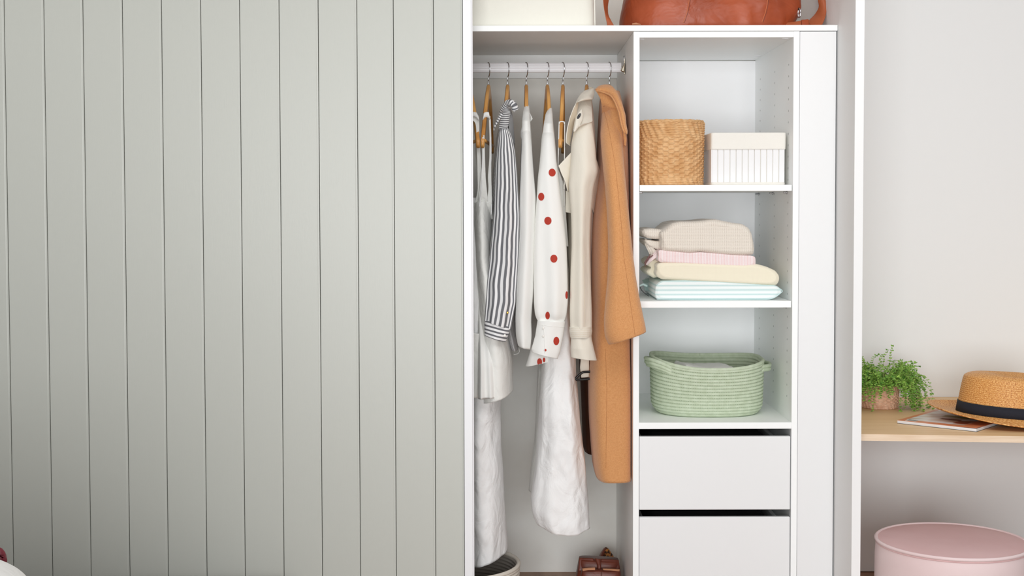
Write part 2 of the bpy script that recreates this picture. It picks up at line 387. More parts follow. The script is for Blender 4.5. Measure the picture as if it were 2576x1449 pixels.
def tube(name, pts, r, m, parent=None, n=10, smooth_pts=True, ns=40, taper=None, flat=1.0):
    p = resamp([tuple(x) for x in pts], ns, smooth_pts)
    T = np.gradient(p, axis=0); T /= np.linalg.norm(T, axis=1)[:, None]+1e-12
    up = np.array([0, -1, 0.001]); G = np.zeros((ns+2, n+1, 3)); a = np.linspace(0, 2*PI, n+1); UV = np.zeros((ns+2, n+1, 2))
    sl_ = np.r_[0, np.cumsum(np.linalg.norm(np.diff(p, axis=0), axis=1))]; UV[..., 0] = np.r_[0, sl_, sl_[-1]][:, None]; UV[..., 1] = (a*r)[None]
    nrm = None
    for i in range(ns):
        if nrm is None:
            nrm = np.cross(T[i], up); 
            if np.linalg.norm(nrm) < 1e-3: nrm = np.cross(T[i], [1, 0, 0])
        nrm = nrm - T[i]*np.dot(nrm, T[i]); nrm /= np.linalg.norm(nrm)+1e-12
        bn = np.cross(T[i], nrm); rr = r*(taper[0]+(taper[1]-taper[0])*i/(ns-1) if taper else 1)
        G[i+1] = p[i] + rr*(np.cos(a)[:, None]*nrm + flat*np.sin(a)[:, None]*bn)
    G[0] = p[0]; G[-1] = p[-1]
    return grid(name, G, m, parent, UV)
def revolve(name, prof, c, m, parent=None, n=96, sx=1.0, sy=1.0, fn=None, uvs=True):
    """ prof: (radius, z) list; fn(a, r, z) -> (r, z) for shaped rims """
    a = np.linspace(PI/2, PI/2+2*PI, n+1); G = np.zeros((len(prof), n+1, 3)); UV = np.zeros((len(prof), n+1, 2)); s = 0
    for i, (r, z) in enumerate(prof):
        if i: s += math.hypot(r-prof[i-1][0], z-prof[i-1][1])
        rr = np.full(n+1, r); zz = np.full(n+1, z)
        if fn: rr, zz = fn(a, rr, zz)
        G[i, :, 0] = c[0] + sx*rr*np.cos(a); G[i, :, 1] = c[1] + sy*rr*np.sin(a); G[i, :, 2] = c[2] + zz
        UV[i, :, 0] = (a-a[0])*max(p[0] for p in prof); UV[i, :, 1] = s
    return grid(name, G, m, parent, UV)
def bvh_of(A):
    return BVHTree.FromPolygons([Vector(v) for v in A.reshape(-1, 3)], [tuple(f) for f in gridfaces(*A.shape[:2]).tolist()])
def sag(bv, px, py, Y0):
    """ the surface point in front, found along the room's depth axis """
    p = P(px, py, Y0); h = bv.ray_cast(Vector((p.x, -1.5, p.z)), Vector((0, 1, 0)))
    return h[0] if h[0] is not None else p
def on_surface(name, bv, outline_fn, m, parent, Y0, off=.0008, n=22):
    """ printed or sewn spot lying on a cloth surface: outline_fn(angle, k) -> px, py """
    c = sag(bv, *outline_fn(0, 0), Y0); V = [c + Vector((0, -off, 0))]; Fc = []
    for k in (.5, 1.0):
        for i in range(n):
            for sh_ in (1, .85, .7, .55, .4, .25, .1):
                q = P(*outline_fn(2*PI*i/n, k*sh_), Y0); q = bv.ray_cast(Vector((q.x, -1.5, q.z)), Vector((0, 1, 0)))[0]
                if q is not None and abs(q.y-c.y) < .03: break
            if q is None: q = c
            V.append(q + Vector((0, -off, 0)))
    for i in range(n):
        j = (i+1) % n
        Fc.append((0, 1+i, 1+j)); Fc.append((1+i, 1+n+i, 1+n+j, 1+j))
    return raw(name, V, Fc, m, parent, True)
def seam(name, bv, pts, m, parent, Y0, r=.0006, ns=50):
    w = resamp(pts, ns, False); out = []
    for (x, y) in w: out.append(sag(bv, x, y, Y0) + Vector((0, -.0002, 0)))
    return tube(name, out, r, m, parent, n=6, smooth_pts=False, ns=ns)
def disc(name, c, r, t, m, parent, n=20, ry=None):
    """ small button facing the room """
    V = []; ry = ry or r
    prof = [(0, -t), (.75, -t), (.95, -t*.8), (1, -t*.3), (1, 0)]
    G = np.zeros((len(prof), n+1, 3)); a = np.linspace(0, 2*PI, n+1)
    for i, (k, y) in enumerate(prof):
        G[i, :, 0] = c[0]+k*r*np.cos(a); G[i, :, 1] = c[1]+y; G[i, :, 2] = c[2]+k*ry*np.sin(a)
    return grid(name, G, m, parent)

# ================================================================== the setting
D = 0.643
ZTOP = 2.75
def S(o, **k): return tag(o, kind='structure', **k)
S(box('floor', -3.2, 3.2, -5.4, D, -.04, 0, M_FLOOR))
wb = S(box('wall_back', -3.2, 3.2, D, D+.1, 0, ZTOP, M_PLASTER))
S(box('wall_left', -2.35, -2.25, -4.4, D, 0, ZTOP, M_PAINTW))
S(box('ceiling', -3.2, 3.2, -2.6, D, ZTOP, ZTOP+.05, M_PAINTW))
XR0 = PX(2147, -.205, 724); XR1 = PX(2170, -.205, 724)
S(box('wall_right', XR0, XR1, -.205, D-.001, 0, ZTOP, M_PAINTW, bev=.001))
S(box('wall_nook', XR1, 3.2, D-.012, D-.001, 0.004, ZTOP, M_PAINTW))

# sliding door: boards and white stile
YD = -.115
door = thing('door_1', None, None, kind='structure')
tops = [-88, 10, 110, 208, 307, 405, 503, 602, 701, 800, 895, 987, 1090]; bots = [-63, 35, 133, 230, 328, 425, 523, 618, 716, 812, 910, 1000, 1097]
xs = [(PX(t, YD, 0)+PX(b, YD, 1449))/2 for t, b in zip(tops, bots)]
xs_end = PX(1166, YD, 724)
xs = xs + [xs_end]
def board(x0, x1, first):
    g = .0060; d = .0014; lip = .0005
    # profile with a rebated groove at its right side: shallow step then a deep line
    pr = [(x0, d*1.6), (x0+.0012, 0), (x1-g*1.25, 0), (x1-g*.95, lip), (x1-g*.28, lip*1.2), (x1-g*.22, d*1.6)]
    V = []; Fc = []
    for z in (0.02, ZTOP-.03):
        for x, y in pr: V.append((x, YD+y, z))
        V.append((x1-g*.22, YD+.014, z)); V.append((x0, YD+.014, z))
    n = 8
    for i in range(n): Fc.append((i, (i+1) % n, n+(i+1) % n, n+i))
    Fc.append(tuple(range(n))[::-1]); Fc.append(tuple(range(n, 2*n)))
    return raw('board', V, Fc, M_DOOR, door)
for i in range(len(xs)-1): board(xs[i], xs[i+1]-(0.0 if i < len(xs)-2 else -.0009), i == 0)
box('backing_panel', xs[0], xs_end, YD+.0135, YD+.02, .02, ZTOP-.03, M_GAP, door)
box('door_panel', -1.9, xs[0], YD, YD+.02, .02, ZTOP-.03, M_DOOR, door)
st = box('stile', xs_end+.001, PX(1187.6, YD, 724), YD-.008, YD+.03, .012, ZTOP-.02, M_STILE, door, bev=.0012)
st['label'] = 'white edge profile of the door'
box('stile_lip', PX(1187.6, YD, 724)-.0005, PX(1190.6, YD, 724), YD+.004, YD+.03, .012, ZTOP-.02, M_STILE, door)

# batten on the back wall in the hanging bay
S(box('trim_1', -.75, PX(1552.5, D-.018, 160), D-.018, D-.001, PZ(197, D-.018, 1400), PZ(139, D-.018, 1400)+.03, M_WHITE, bev=.0008))

# ================================================================== wardrobe carcass
ZS0 = PZ(79.5, 0, 1600); ZS1 = PZ(64, 0, 1600)
XSL = -.75; XSR = XR0 - .0015
sh = tag(box('wardrobe_top_shelf', XSL, XSR, -.004, D-.002, ZS0+.001, ZS1, M_WHITE, bev=.0012), 'long white shelf board across the wardrobe, carrying storage box and duffel bag', 'shelf')
XA0 = PX(1593, 0); XA1 = PX(1608, 0); XB0 = PX(1993, 0); XB1 = PX(2008, 0)
tower = thing('shelf_tower', 'white open wardrobe tower with shelves above two drawers', 'cabinet')
box('side_panel', XA0, XA1, 0, D-.002, .001, ZS0, M_WHITE, tower, bev=.0007)
box('side_panel', XB0, XB1, 0, D-.002, .001, ZS0, M_WHITE, tower, bev=.0007)
box('back_panel', XA1, XB0, D-.014, D-.004, .05, ZS0-.02, M_BACKB, tower)
ZT0 = PZ(94, 0, 1800)
box('top_panel', XA1, XB0, .0015, D-.014, ZT0, ZS0, M_WHITE, tower, bev=.0005)
zsh = []
for (a, b) in ((465, 480.5), (757.5, 774)):
    z1 = PZ(a, .004, 1800); z0 = PZ(b, .004, 1800); zsh.append(z1)
    box('shelf', XA1+.0018, XB0-.0022, .004, D-.016, z0, z1, M_WHITE, tower, bev=.0007)
ZF = PZ(1063, 0, 1800); ZF0 = PZ(1079, 0, 1800); zsh.append(ZF)
fs = box('shelf', XA1, XB0, .0008, D-.014, ZF0, ZF, M_WHITE, tower, bev=.0005)
# pin holes
bm = bmesh.new()
def hole(x, y, z, sgn):
    r = .0023; nn = 8
    for j in range(nn):
        pass
    vs = [bm.verts.new((x, y+r*math.cos(2*PI*j/nn), z+1.35*r*math.sin(2*PI*j/nn))) for j in range(nn)]
    vb = [bm.verts.new((x-sgn*.0006, y+.6*r*math.cos(2*PI*j/nn), z+.8*r*math.sin(2*PI*j/nn))) for j in range(nn)]
    for j in range(nn): bm.faces.new((vs[j], vs[(j+1) % nn], vb[(j+1) % nn], vb[j]))
    bm.faces.new(vb)
def Yof(px, X): return F*X/(px-W/2) + CAMY
cols = [(Yof(1982, XB0), 163, 29.0, 40), (Yof(1947.5, XB0), 181, 28.0, 40), (Yof(1911, XB0), 199, 26.3, 40)]
for (Yh, y0, st_, nn_) in cols:
    z = PZ(y0, Yh, 1950); dz = (PZ(y0, Yh, 1950) - PZ(y0+st_, Yh, 1950))
    k = 0
    while z - k*dz > ZF + .05:
        zz = z-k*dz; k += 1
        if any(0 < a-zz+.0 < .02 or abs(a-zz) < .006 for a in zsh): continue
        hole(XB0-.0003, Yh, zz, -1); hole(XA1+.0003, Yh, zz, 1)
me = bpy.data.meshes.new('pin_holes'); bm.to_mesh(me); bm.free()
tag(link('pin_holes', me, M_HOLE, tower), kind='stuff')
# shelf pins and cam covers
def pin(x, y, z, s):
    root = tube('shelf_pin', [(x, y, z), (x-s*.005, y, z), (x-s*.012, y, z+.0005)], .0028, M_CHROME, tower, n=10, ns=6, smooth_pts=False)
    tube('pin_collar', [(x-s*.0005, y, z), (x-s*.003, y, z)], .0048, M_CHROME, root, n=12, ns=4, smooth_pts=False)
for (yy, px) in ((480.5, 1982), (480.5, 1947), (480.5, 1911), (774, 1982)):
    Yp = Yof(px-2, XB0) 
    zb = PZ(480.5 if yy == 480.5 else 774, .004, 1800) - .0045
    pin(XB0, Yp, zb, 1)
pin(XA1, .03, PZ(480.5, .004, 1800)-.0045, -1)
for (px, py, r) in ((1973, 101, .0105), (1904.5, 144, .0105), (1612, 102, .0105)):
    X = None
    Yc = (CAMY + (ZT0-CAMZ)*F/(PY0*0+519-py)) ; X = (px-W/2)*(Yc-CAMY)/F
    revolve('cam_cover', [(0, -.0022), (r*.8, -.0022), (r, -.0010), (r, .0)], (X, Yc, ZT0), M_STILE, tower, n=28)
# drawers
def drawer(y_top, y_bot, lab, dep=.004):
    z1 = PZ(y_top, -.002, 1800); z0 = PZ(y_bot, -.002, 1800)
    x0 = XA1+.0012; x1 = XB0-.0025
    f = box('drawer', x0, x1, .0005, .0185, z0, z1, M_WHITE2, tower, bev=.0022); f['label'] = lab
    box('drawer_side', x0+.012, x0+.024, .0185, .50, z0+.02, z1-.03, M_WHITE, f)
    box('drawer_side', x1-.024, x1-.012, .0185, .50, z0+.02, z1-.03, M_WHITE, f)
    box('drawer_back', x0+.012, x1-.012, .49, .50, z0+.02, z1-.03, M_WHITE, f)
    box('drawer_bottom', x0+.012, x1-.012, .0185, .50, z0+.02, z0+.026, M_WHITE, f)
    return x0, x1, z0, z1
d1 = drawer(1098.5, 1283, 'upper drawer front, plain white')
d2 = drawer(1301.5, 1490, 'lower drawer front, plain white')
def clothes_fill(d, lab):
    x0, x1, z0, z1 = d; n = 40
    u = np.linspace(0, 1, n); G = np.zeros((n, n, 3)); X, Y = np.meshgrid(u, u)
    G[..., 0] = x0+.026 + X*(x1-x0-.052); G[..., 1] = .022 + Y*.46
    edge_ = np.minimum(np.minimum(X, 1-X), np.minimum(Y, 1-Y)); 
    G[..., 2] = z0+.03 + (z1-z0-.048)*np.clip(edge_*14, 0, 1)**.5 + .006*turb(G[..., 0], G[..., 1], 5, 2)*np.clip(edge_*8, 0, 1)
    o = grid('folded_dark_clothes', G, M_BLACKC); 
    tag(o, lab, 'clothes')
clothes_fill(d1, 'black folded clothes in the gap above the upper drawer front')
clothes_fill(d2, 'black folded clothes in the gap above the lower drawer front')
# black sheets standing in for the unlit shade behind the drawers
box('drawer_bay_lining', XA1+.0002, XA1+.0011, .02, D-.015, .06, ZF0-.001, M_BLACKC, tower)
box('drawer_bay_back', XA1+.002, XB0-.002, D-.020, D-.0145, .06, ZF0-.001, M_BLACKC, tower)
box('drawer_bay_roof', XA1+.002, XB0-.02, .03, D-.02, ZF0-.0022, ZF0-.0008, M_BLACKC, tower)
box('plinth', XA1, XB0, .03, .046, .001, .06, M_WHITE, tower)
# filler
tag(box('filler_panel', XB1+.001, XSR-.003, .0, .018, .001, ZS0-.001, M_WHITE2, bev=.0008), 'plain white filler panel between the shelf tower and right wall', 'panel')

# ================================================================== hanging rod
YR = .295
ZR = (PZ(158, YR, 1380)+PZ(182.5, YR, 1380))/2; hR = (PZ(158, YR, 1380)-PZ(182.5, YR, 1380))/2
XE = XA0 - .001
rod = thing('hanging_rod', 'white ribbed metal clothes rod across the hanging bay', 'rod')
pr = []
nn = 60
for i in range(nn):
    a = 2*PI*i/nn; c, s = math.cos(a), math.sin(a)
    y = .0075*math.copysign(abs(c)**.5, c); z = hR*math.copysign(abs(s)**.8, s)
    y *= 1 - .10*(1 if int((z/hR+1)*5.0) % 2 else 0)
    pr.append((y, z))
V = [(x, YR+y, ZR+z) for x in (-.72, XE-.012) for y, z in pr]
Fc = [(i, (i+1) % nn, nn+(i+1) % nn, nn+i) for i in range(nn)] + [tuple(range(nn))[::-1], tuple(range(nn, 2*nn))]
raw('rail', V, Fc, M_ROD, rod)
# bracket : back plate, hook loop and cup
br = box('bracket', XE-.003, XE, YR-.007, YR+.007, ZR-.022, ZR+.028, M_NICKEL, rod, bev=.001)
patch('bracket_cup', [(1561, 178, YR-.012), (1563, 171, YR-.012), (1570, 160, YR-.012)], [(1572, 183, YR-.012), (1572, 171, YR-.012), (1572, 158, YR-.012)], M_NICKEL, br, thick=.022, nv=12, nu=6)
tube('bracket_loop', [(XE-.003, YR-.004, ZR+.02), (XE-.003, YR-.006, ZR+.032), (XE-.003, YR, ZR+.037), (XE-.003, YR+.006, ZR+.03)], .0017, M_CHROME, br, ns=18)

# ================================================================== hangers
HANG = []
def hanger(neck_px, tip_px, label, drop=.182, armlen=.215, neck_py=213, tilt=0.0):
    root = thing('wooden_hanger', label, 'hanger', 'wooden hangers on the rod')
    nk = P(neck_px, neck_py, YR); tp = P(tip_px, 347, YR-armlen)
    yaw = (nk.x-tp.x)/armlen          # x offset per metre towards the back
    zc = nk.z
    # wooden bow: tip - neck - tip
    t = np.linspace(-1, 1, 61); G = np.zeros((63, 9, 3))
    for i, s in enumerate(t):
        y = s*armlen; k = abs(s)
        z = zc - .004 - drop*(.10*k + .90*k**1.55)
        h = .034*(1-k) + .024*k + .012*math.exp(-(k/.08)**2); th = .0059
        if k < .05: h *= 1.0
        cz = z - h*.5 + .004*math.exp(-(k/.06)**2)
        dx = yaw*y + .006*math.sin(k*PI)*0 - (.004*k*k)
        ring = [(-th*.65, .5), (th*.65, .5), (th, .38), (th, -.38), (th*.65, -.5), (-th*.65, -.5), (-th, -.38), (-th, .38), (-th*.65, .5)]
        for j, (a, b) in enumerate(ring): G[i+1, j] = (nk.x + dx + a, YR + y, cz + b*h)
    G[0] = G[1].mean(0); G[-1] = G[-2].mean(0)
    grid('bow', G, M_HWOOD, root, smooth=True)
    zt = zc - .004 - drop - .012
    tube('bar', [(nk.x - yaw*armlen*.93, YR-armlen*.93, zt+.012), (nk.x + yaw*armlen*.93, YR+armlen*.93, zt+.012)], .0055, M_HWOOD, root, n=10, ns=6, smooth_pts=False)
    # metal hook over the rod
    pts = [(nk.x, YR, zc-.006), (nk.x, YR, zc+.010), (nk.x, YR-.001, ZR-hR-.012)]
    top = ZR + hR + .0018
    for k in range(15):
        a = -PI*.42 - PI*1.02*k/14.0
        pts.append((nk.x + .0035*math.sin(PI*k/14.0)*(1 if neck_px < 1400 else .3) + tilt*.003*(k/14.0), YR - .0175*math.cos(a+PI/2)*1.0, (ZR) + (top-ZR)*math.sin(-(a+PI/2)+PI/2)*1.0))
    hk = []
    hk.append(Vector((nk.x, YR, zc-.006))); hk.append(Vector((nk.x, YR, zc+.012)))
    for k in range(17):                       # round the front of the rod, over its top, down behind
        a = -PI*.5 + (PI*1.42)*k/16.0
        yy = YR - .0155*math.cos(a) ; zz = ZR + (top-ZR)*math.sin(a) if a > -.3 else ZR + (hR+.012)*math.sin(a)
        if k == 0: yy = YR
        hk.append(Vector((nk.x + .0055*max(0, math.cos(a*.9)) - .003*(k/16.0), yy, zz)))
    tube('hook', hk, .00155, M_CHROME, root, n=8, ns=60)
    tube('ferrule', [(nk.x, YR, zc-.004), (nk.x, YR, zc+.016)], .0020, M_CHROME, root, n=10, ns=4, smooth_pts=False)
    base_thing(root)
    HANG.append(root)
    return nk, yaw
h0 = hanger(1178, 1206, 'wooden hanger half hidden by the door edge, leftmost on the rod')
h1 = hanger(1229, 1217, 'wooden hanger with white shoulder strap, beside the leftmost one')
h2 = hanger(1277, 1270, 'wooden hanger inside the black and white striped shirt')
h3 = hanger(1324, 1326, 'wooden hanger inside the plain white blouse')
h4 = hanger(1377, 1386, 'wooden hanger inside the red polka dot blouse')
h5 = hanger(1416, 1413, 'bare-looking wooden hanger with thin white dress straps')
h6 = hanger(1476, 1470, 'wooden hanger inside the beige trench coat')
h7 = hanger(1533, 1538, 'wooden hanger inside the camel wool coat')
YT = YR-.215      # where the arm tips are

# ================================================================== garments
def garment(name, label, cat='clothes'):
    return thing(name, label, cat, 'clothes hanging on the rod')

# --- far left: long white linen dress
g = garment('linen_dress', 'long white linen dress next to the door edge, nearly reaching the floor')
cloth('skirt', [(1176, 500, 1214, 496, .24, .10), (1172, 620, 1222, 620, .24, .15), (1170, 800, 1234, 800, .24, .17), (1168, 990, 1259, 990, .23, .17), (1168, 1130, 1262, 1130, .22, .17),
    (1168, 1230, 1268, 1230, .21, .16), (1169, 1320, 1274, 1310, .20, .15), (1170, 1370, 1275, 1350, .20, .145), (1172, 1408, 1276, 1378, .20, .14)], M_LINEN, g, fold=.012, ks=(2, 3, 5, 8), wr=.010, seed=4, m=170, n=140, edge=.2, wf=1.8)
patch('front_strap', [(1188, 284), (1197, 282), (1206, 300), (1206, 345), (1211, 420), (1213, 480), (1219, 520, .125), (1224, 560, .20)], [(1182, 300), (1189, 300), (1197, 308), (1199, 345), (1201, 420), (1202, 480), (1192, 520, .125), (1186, 560, .20)], M_LINEN2, g, YA=.105, YB=.10, thick=.002, nv=60)
patch('back_strap', [(1193, 300), (1195, 380), (1206, 470), (1214, 520)], [(1186, 300), (1186, 380), (1186, 470), (1178, 520)], M_LINEN2, g, YA=.40, YB=.40, thick=.002)
patch('strap_loop', [(1186, 283), (1192, 281), (1199, 283), (1204, 292)], [(1186, 296), (1192, 293), (1198, 296), (1206, 306)], M_SHEET, g, YA=.10, YB=.095, bulge=.004, thick=.003, nv=20)
patch('waist_flap', [(1180, 835, .06), (1180, 855, .06), (1180, 1000, .06)], [(1212, 840, .055), (1214, 900, .055), (1204, 1000, .06)], M_LINEN2, g, bulge=.006, thick=.003, wr=.002)
base_thing(g)
# --- second: white linen top
g = garment('linen_tunic', 'white linen sleeveless tunic hanging left of the striped shirt')
cloth('bodice', [(1190, 512, 1236, 500, .21, .12), (1190, 560, 1238, 560, .21, .15), (1192, 650, 1242, 650, .20, .16), (1200, 760, 1258, 760, .19, .165), (1200, 840, 1280, 840, .19, .17), (1203, 900, 1290, 900, .19, .17), (1202, 1005, 1291, 978, .19, .17)],
    M_LINEN2, g, fold=.010, ks=(2, 3, 5), wr=.006, seed=9, m=130, n=120, edge=.15)
patch('front_strap', [(1216, 340), (1214, 400), (1209, 450), (1204, 500, .095), (1200, 552, .15)], [(1218.5, 340), (1220, 400), (1222, 450), (1227, 500, .095), (1233, 552, .15)], M_LINEN2, g, YA=.085, YB=.085, thick=.002, nv=50)
patch('rear_strap', [(1229.5, 292, .10), (1231.5, 345, .12), (1231, 400, .12), (1227, 445, .115), (1229, 475, .11), (1224, 510, .10), (1222, 552, .15)], [(1233.5, 292, .10), (1235.5, 345, .12), (1236, 400, .12), (1236, 450, .115), (1237, 475, .11), (1238, 510, .10), (1240, 552, .15)], M_LINEN2, g, thick=.002, nv=60)
patch('strap_loop', [(1214.5, 300), (1216.5, 284), (1224, 281), (1230, 282), (1233, 300)], [(1214.5, 303), (1219, 296), (1224, 294.5), (1229, 297), (1233.5, 304)], M_SHEET, g, YA=.078, YB=.078, bulge=.004, thick=.003, nv=30)
tube('armhole_edge', [P(1233, 300, .12), P(1234.5, 350, .12), P(1235, 400, .12), P(1230, 455, .115), P(1237, 500, .11), P(1236, 540, .10)], .0022, M_LINEN, g, ns=40)
tube('armhole_edge', [P(1214.5, 345, .085), P(1214, 400, .085), P(1212, 470, .085), P(1206, 520, .085)], .0016, M_LINEN, g, ns=40)
cloth('front_panel', [(1206, 600, 1222, 600, .10, .01), (1204, 700, 1226, 700, .08, .012), (1202, 780, 1236, 780, .08, .014), (1202, 835, 1246, 838, .06, .016), (1204, 920, 1244, 920, .03, .018), (1203, 1003, 1245, 1001, .03, .016)], M_SHEET, g, fold=.010, ks=(3, 5), wr=.003, seed=12, m=80, n=60)
base_thing(g)

# --- striped shirt
g = garment('striped_shirt', 'black and white striped cotton shirt with buttoned cuff')
b_, _ = cloth('shirt_body', [(1270, 262, 1282, 262, .295, .05), (1262, 290, 1290, 290, .29, .13), (1250, 340, 1292, 340, .29, .19), (1244, 400, 1297, 400, .28, .20), (1236, 470, 1303, 470, .28, .20), (1232, 505, 1305, 505, .28, .20), (1246, 600, 1306, 600, .28, .20), (1250, 740, 1304, 740, .28, .19), (1262, 812, 1300, 812, .28, .18), (1284, 871, 1306, 868, .28, .17)],
    M_SHIRTD, g, fold=.012, ks=(2, 5, 9), wr=.002, seed=21, m=120, n=100)
b_['label'] = 'slanting stripes'
sl, A = cloth('sleeve', [(1258, 318, 1276, 318, .085, .02), (1253, 345, 1289, 345, .075, .03), (1249, 386, 1297, 386, .065, .037), (1245, 430, 1301, 430, .06, .038), (1243, 500, 1305, 500, .055, .038), (1241, 540, 1307, 540, .05, .038),
    (1236, 600, 1306, 600, .045, .037), (1230, 660, 1304, 660, .04, .036), (1224, 720, 1300, 720, .035, .034), (1221, 770, 1297, 765, .03, .032), (1219, 806, 1285, 828, .03, .028)], M_SHIRTV, g, fold=.012, ks=(4, 7), wr=.0022, seed=22, m=150, n=110, hem=False, wf=1.6, fall=1)
cf, B = cloth('cuff', [(1219, 803, 1284, 822, .03, .026), (1218.5, 825, 1280, 840, .03, .027), (1219, 844, 1272, 860, .03, .027)], M_SHIRTH, g, fold=.004, ks=(3,), wr=.001, seed=23, m=24, n=80)
bvc = bvh_of(B); bvs = bvh_of(A)
disc('button', sag(bvc, 1269.5, 842.5, .03)+Vector((0, -.001, 0)), .0046, .002, M_BTN, cf)
disc('button', sag(bvs, 1276.5, 785, .03)+Vector((0, -.001, 0)), .0037, .002, M_GOLD, sl)['label'] = 'brass sleeve button'
patch('shoulder', [(1268, 268, .20), (1262, 285, .14), (1256, 315, .085), (1254, 326, .066)], [(1284, 268, .20), (1284, 288, .14), (1279, 315, .085), (1277, 322, .066)], M_SHIRTH, g, bulge=.016, thick=.004, nv=40)
patch('back_yoke', [(1276, 275, .17), (1278, 300, .12), (1281, 330, .10), (1284, 350, .10)], [(1286, 275, .19), (1291, 300, .15), (1293, 330, .13), (1296, 365, .13)], M_SHIRTF, g, bulge=.004, thick=.003)
patch('front_placket', [(1266, 285, .13), (1255, 305, .10), (1246, 320, .085), (1241, 335, .085), (1249, 352, .08)], [(1258, 282, .14), (1250, 300, .11), (1243, 316, .09), (1240, 330, .09), (1247, 348, .085)], M_SHIRTH, g, bulge=.006, thick=.005, nv=30)
tube('collar', [P(1262, 283, .19), P(1268, 268, .175), P(1277, 258, .16), P(1286, 258, .15), P(1294, 266, .145), P(1296, 275, .15)], .0105, M_SHIRTF2, g, n=16, ns=60, taper=(.75, 1.0))
c2 = patch('collar_fold', [(1284, 254, .155), (1292, 252, .15), (1299, 258, .15), (1303, 268, .15), (1301, 276, .152), (1294, 283, .155)], [(1285, 262, .15), (1290, 262, .145), (1294, 266, .143), (1296, 271, .143), (1293, 275, .146), (1288, 276, .15)], M_SHIRTH, g, bulge=.006, thick=.004, nv=40)
cloth('shirt_tail', [(1282, 740, 1300, 740, .36, .06), (1285, 800, 1302, 800, .36, .06), (1288, 868, 1306, 872, .36, .06)], M_SHIRTD, g, fold=.004, seed=25, m=30, n=50)
base_thing(g)

# --- white blouse
g = garment('white_blouse', 'plain white blouse between the striped shirt and dotted blouse')
cloth('blouse_body', [(1319, 266, 1331, 266, .295, .05), (1316, 290, 1333, 290, .29, .13), (1312, 345, 1337, 345, .29, .19), (1308, 450, 1342, 450, .28, .20), (1306, 600, 1344, 600, .28, .20), (1303, 740, 1341, 740, .28, .19), (1300, 850, 1338, 850, .28, .18)], M_SHEET, g, fold=.010, ks=(2, 5), wr=.002, seed=31)
patch('shoulder', [(1318.5, 266, .20), (1316, 282, .14), (1313.5, 305, .09), (1312.5, 335, .085)], [(1331, 266, .20), (1332.5, 282, .14), (1333, 305, .09), (1335, 335, .085)], M_SHEET, g, bulge=.012, thick=.004)
cloth('sleeve', [(1314, 298, 1333, 298, .155, .026), (1312, 330, 1335, 330, .095, .028), (1312, 370, 1338, 370, .07, .03), (1310, 430, 1342, 430, .06, .032), (1307, 500, 1348, 500, .055, .032), (1307, 587, 1346, 587, .05, .032), (1303, 674, 1344, 674, .045, .032), (1299, 746, 1341, 746, .04, .032), (1296, 804, 1336, 804, .04, .03), (1298, 845, 1338, 845, .04, .028), (1304, 870, 1334, 879, .04, .026)],
    M_SHEET, g, fold=.008, ks=(2, 3), wr=.003, seed=32, m=140, n=90)
patch('collar', [(1331, 279, .15), (1336, 290, .14), (1340, 299, .135)], [(1332, 300, .15), (1333, 303, .145), (1334, 307, .14)], M_SHEET, g, bulge=.002, thick=.003)
patch('front_frill', [(1313, 318, .12), (1310, 330, .11), (1310, 345, .11), (1313, 352, .11)], [(1315, 318, .11), (1315, 330, .10), (1315, 345, .10), (1315, 352, .10)], M_SHEET, g, bulge=.003, thick=.004)
tube('loose_thread', [P(1305, 874, .06), P(1307, 884, .06), P(1303, 890, .06), P(1292, 892, .06)], .0004, M_SHEET, g, ns=20)
base_thing(g)

# --- polka dot blouse
g = garment('polka_dot_blouse', 'white blouse printed with large rust red polka dots')
bo, AB = cloth('blouse_body', [(1376, 277, 1388, 277, .295, .06), (1370, 310, 1391, 310, .29, .15), (1363, 360, 1396, 360, .29, .20), (1356, 420, 1402, 420, .28, .20), (1352, 500, 1412, 500, .28, .20), (1348, 620, 1427, 620, .27, .19), (1348, 740, 1429, 740, .27, .18), (1356, 830, 1416, 830, .27, .17)], M_SILK, g, fold=.008, ks=(2, 5), wr=.002, seed=41)
so, A = cloth('sleeve', [(1369, 305, 1391, 305, .14, .026), (1363, 345, 1395, 345, .085, .03), (1358, 407, 1400, 407, .06, .033), (1353, 448, 1405, 448, .055, .036), (1350, 500, 1411, 500, .05, .037), (1345, 560, 1419, 560, .045, .038), (1343, 620, 1425, 620, .04, .038), (1343, 700, 1428, 700, .035, .037), (1343, 760, 1429, 760, .03, .035), (1346, 795, 1425, 795, .03, .031), (1353, 808, 1420, 808, .03, .018), (1360, 822, 1412, 822, .03, .008)],
    M_SILK, g, fold=.010, ks=(3, 5), wr=.002, seed=42, m=150, n=110, hem=False)
cu, B = cloth('cuff', [(1352, 806, 1422, 808, .03, .033), (1346, 845, 1417, 845, .028, .031), (1337, 878, 1409, 884, .026, .03), (1338, 885, 1403, 902, .026, .03)], M_SILK, g, fold=.006, ks=(2, 3), wr=.0015, seed=43, m=50, n=90)
cl, C_ = cloth('back_cuff', [(1338, 866, 1378, 866, .13, .024), (1330, 895, 1386, 893, .12, .028), (1322, 921, 1387, 908, .12, .03)], M_SILK, g, fold=.006, ks=(3,), seed=44, m=30, n=70); cl['label'] = 'cuff of the far sleeve'
patch('shoulder', [(1379, 272, .19), (1372, 288, .14), (1368, 312, .09), (1365, 340, .085)], [(1388.5, 272, .19), (1390, 288, .14), (1391, 312, .09), (1393, 340, .085)], M_SILK, g, bulge=.013, thick=.004)
bs, bc, bb, bk = bvh_of(A), bvh_of(B), bvh_of(AB), bvh_of(C_)
def dot(bv, par, cx, cy, rx, ry, Y0=.05, rot=0.0):
    def fn(a, k):
        x = rx*k*math.cos(a); y = ry*k*math.sin(a)
        return cx + x*math.cos(rot)-y*math.sin(rot), cy + x*math.sin(rot)+y*math.cos(rot)
    on_surface('printed_dot', bv, fn, M_RED, par, Y0)
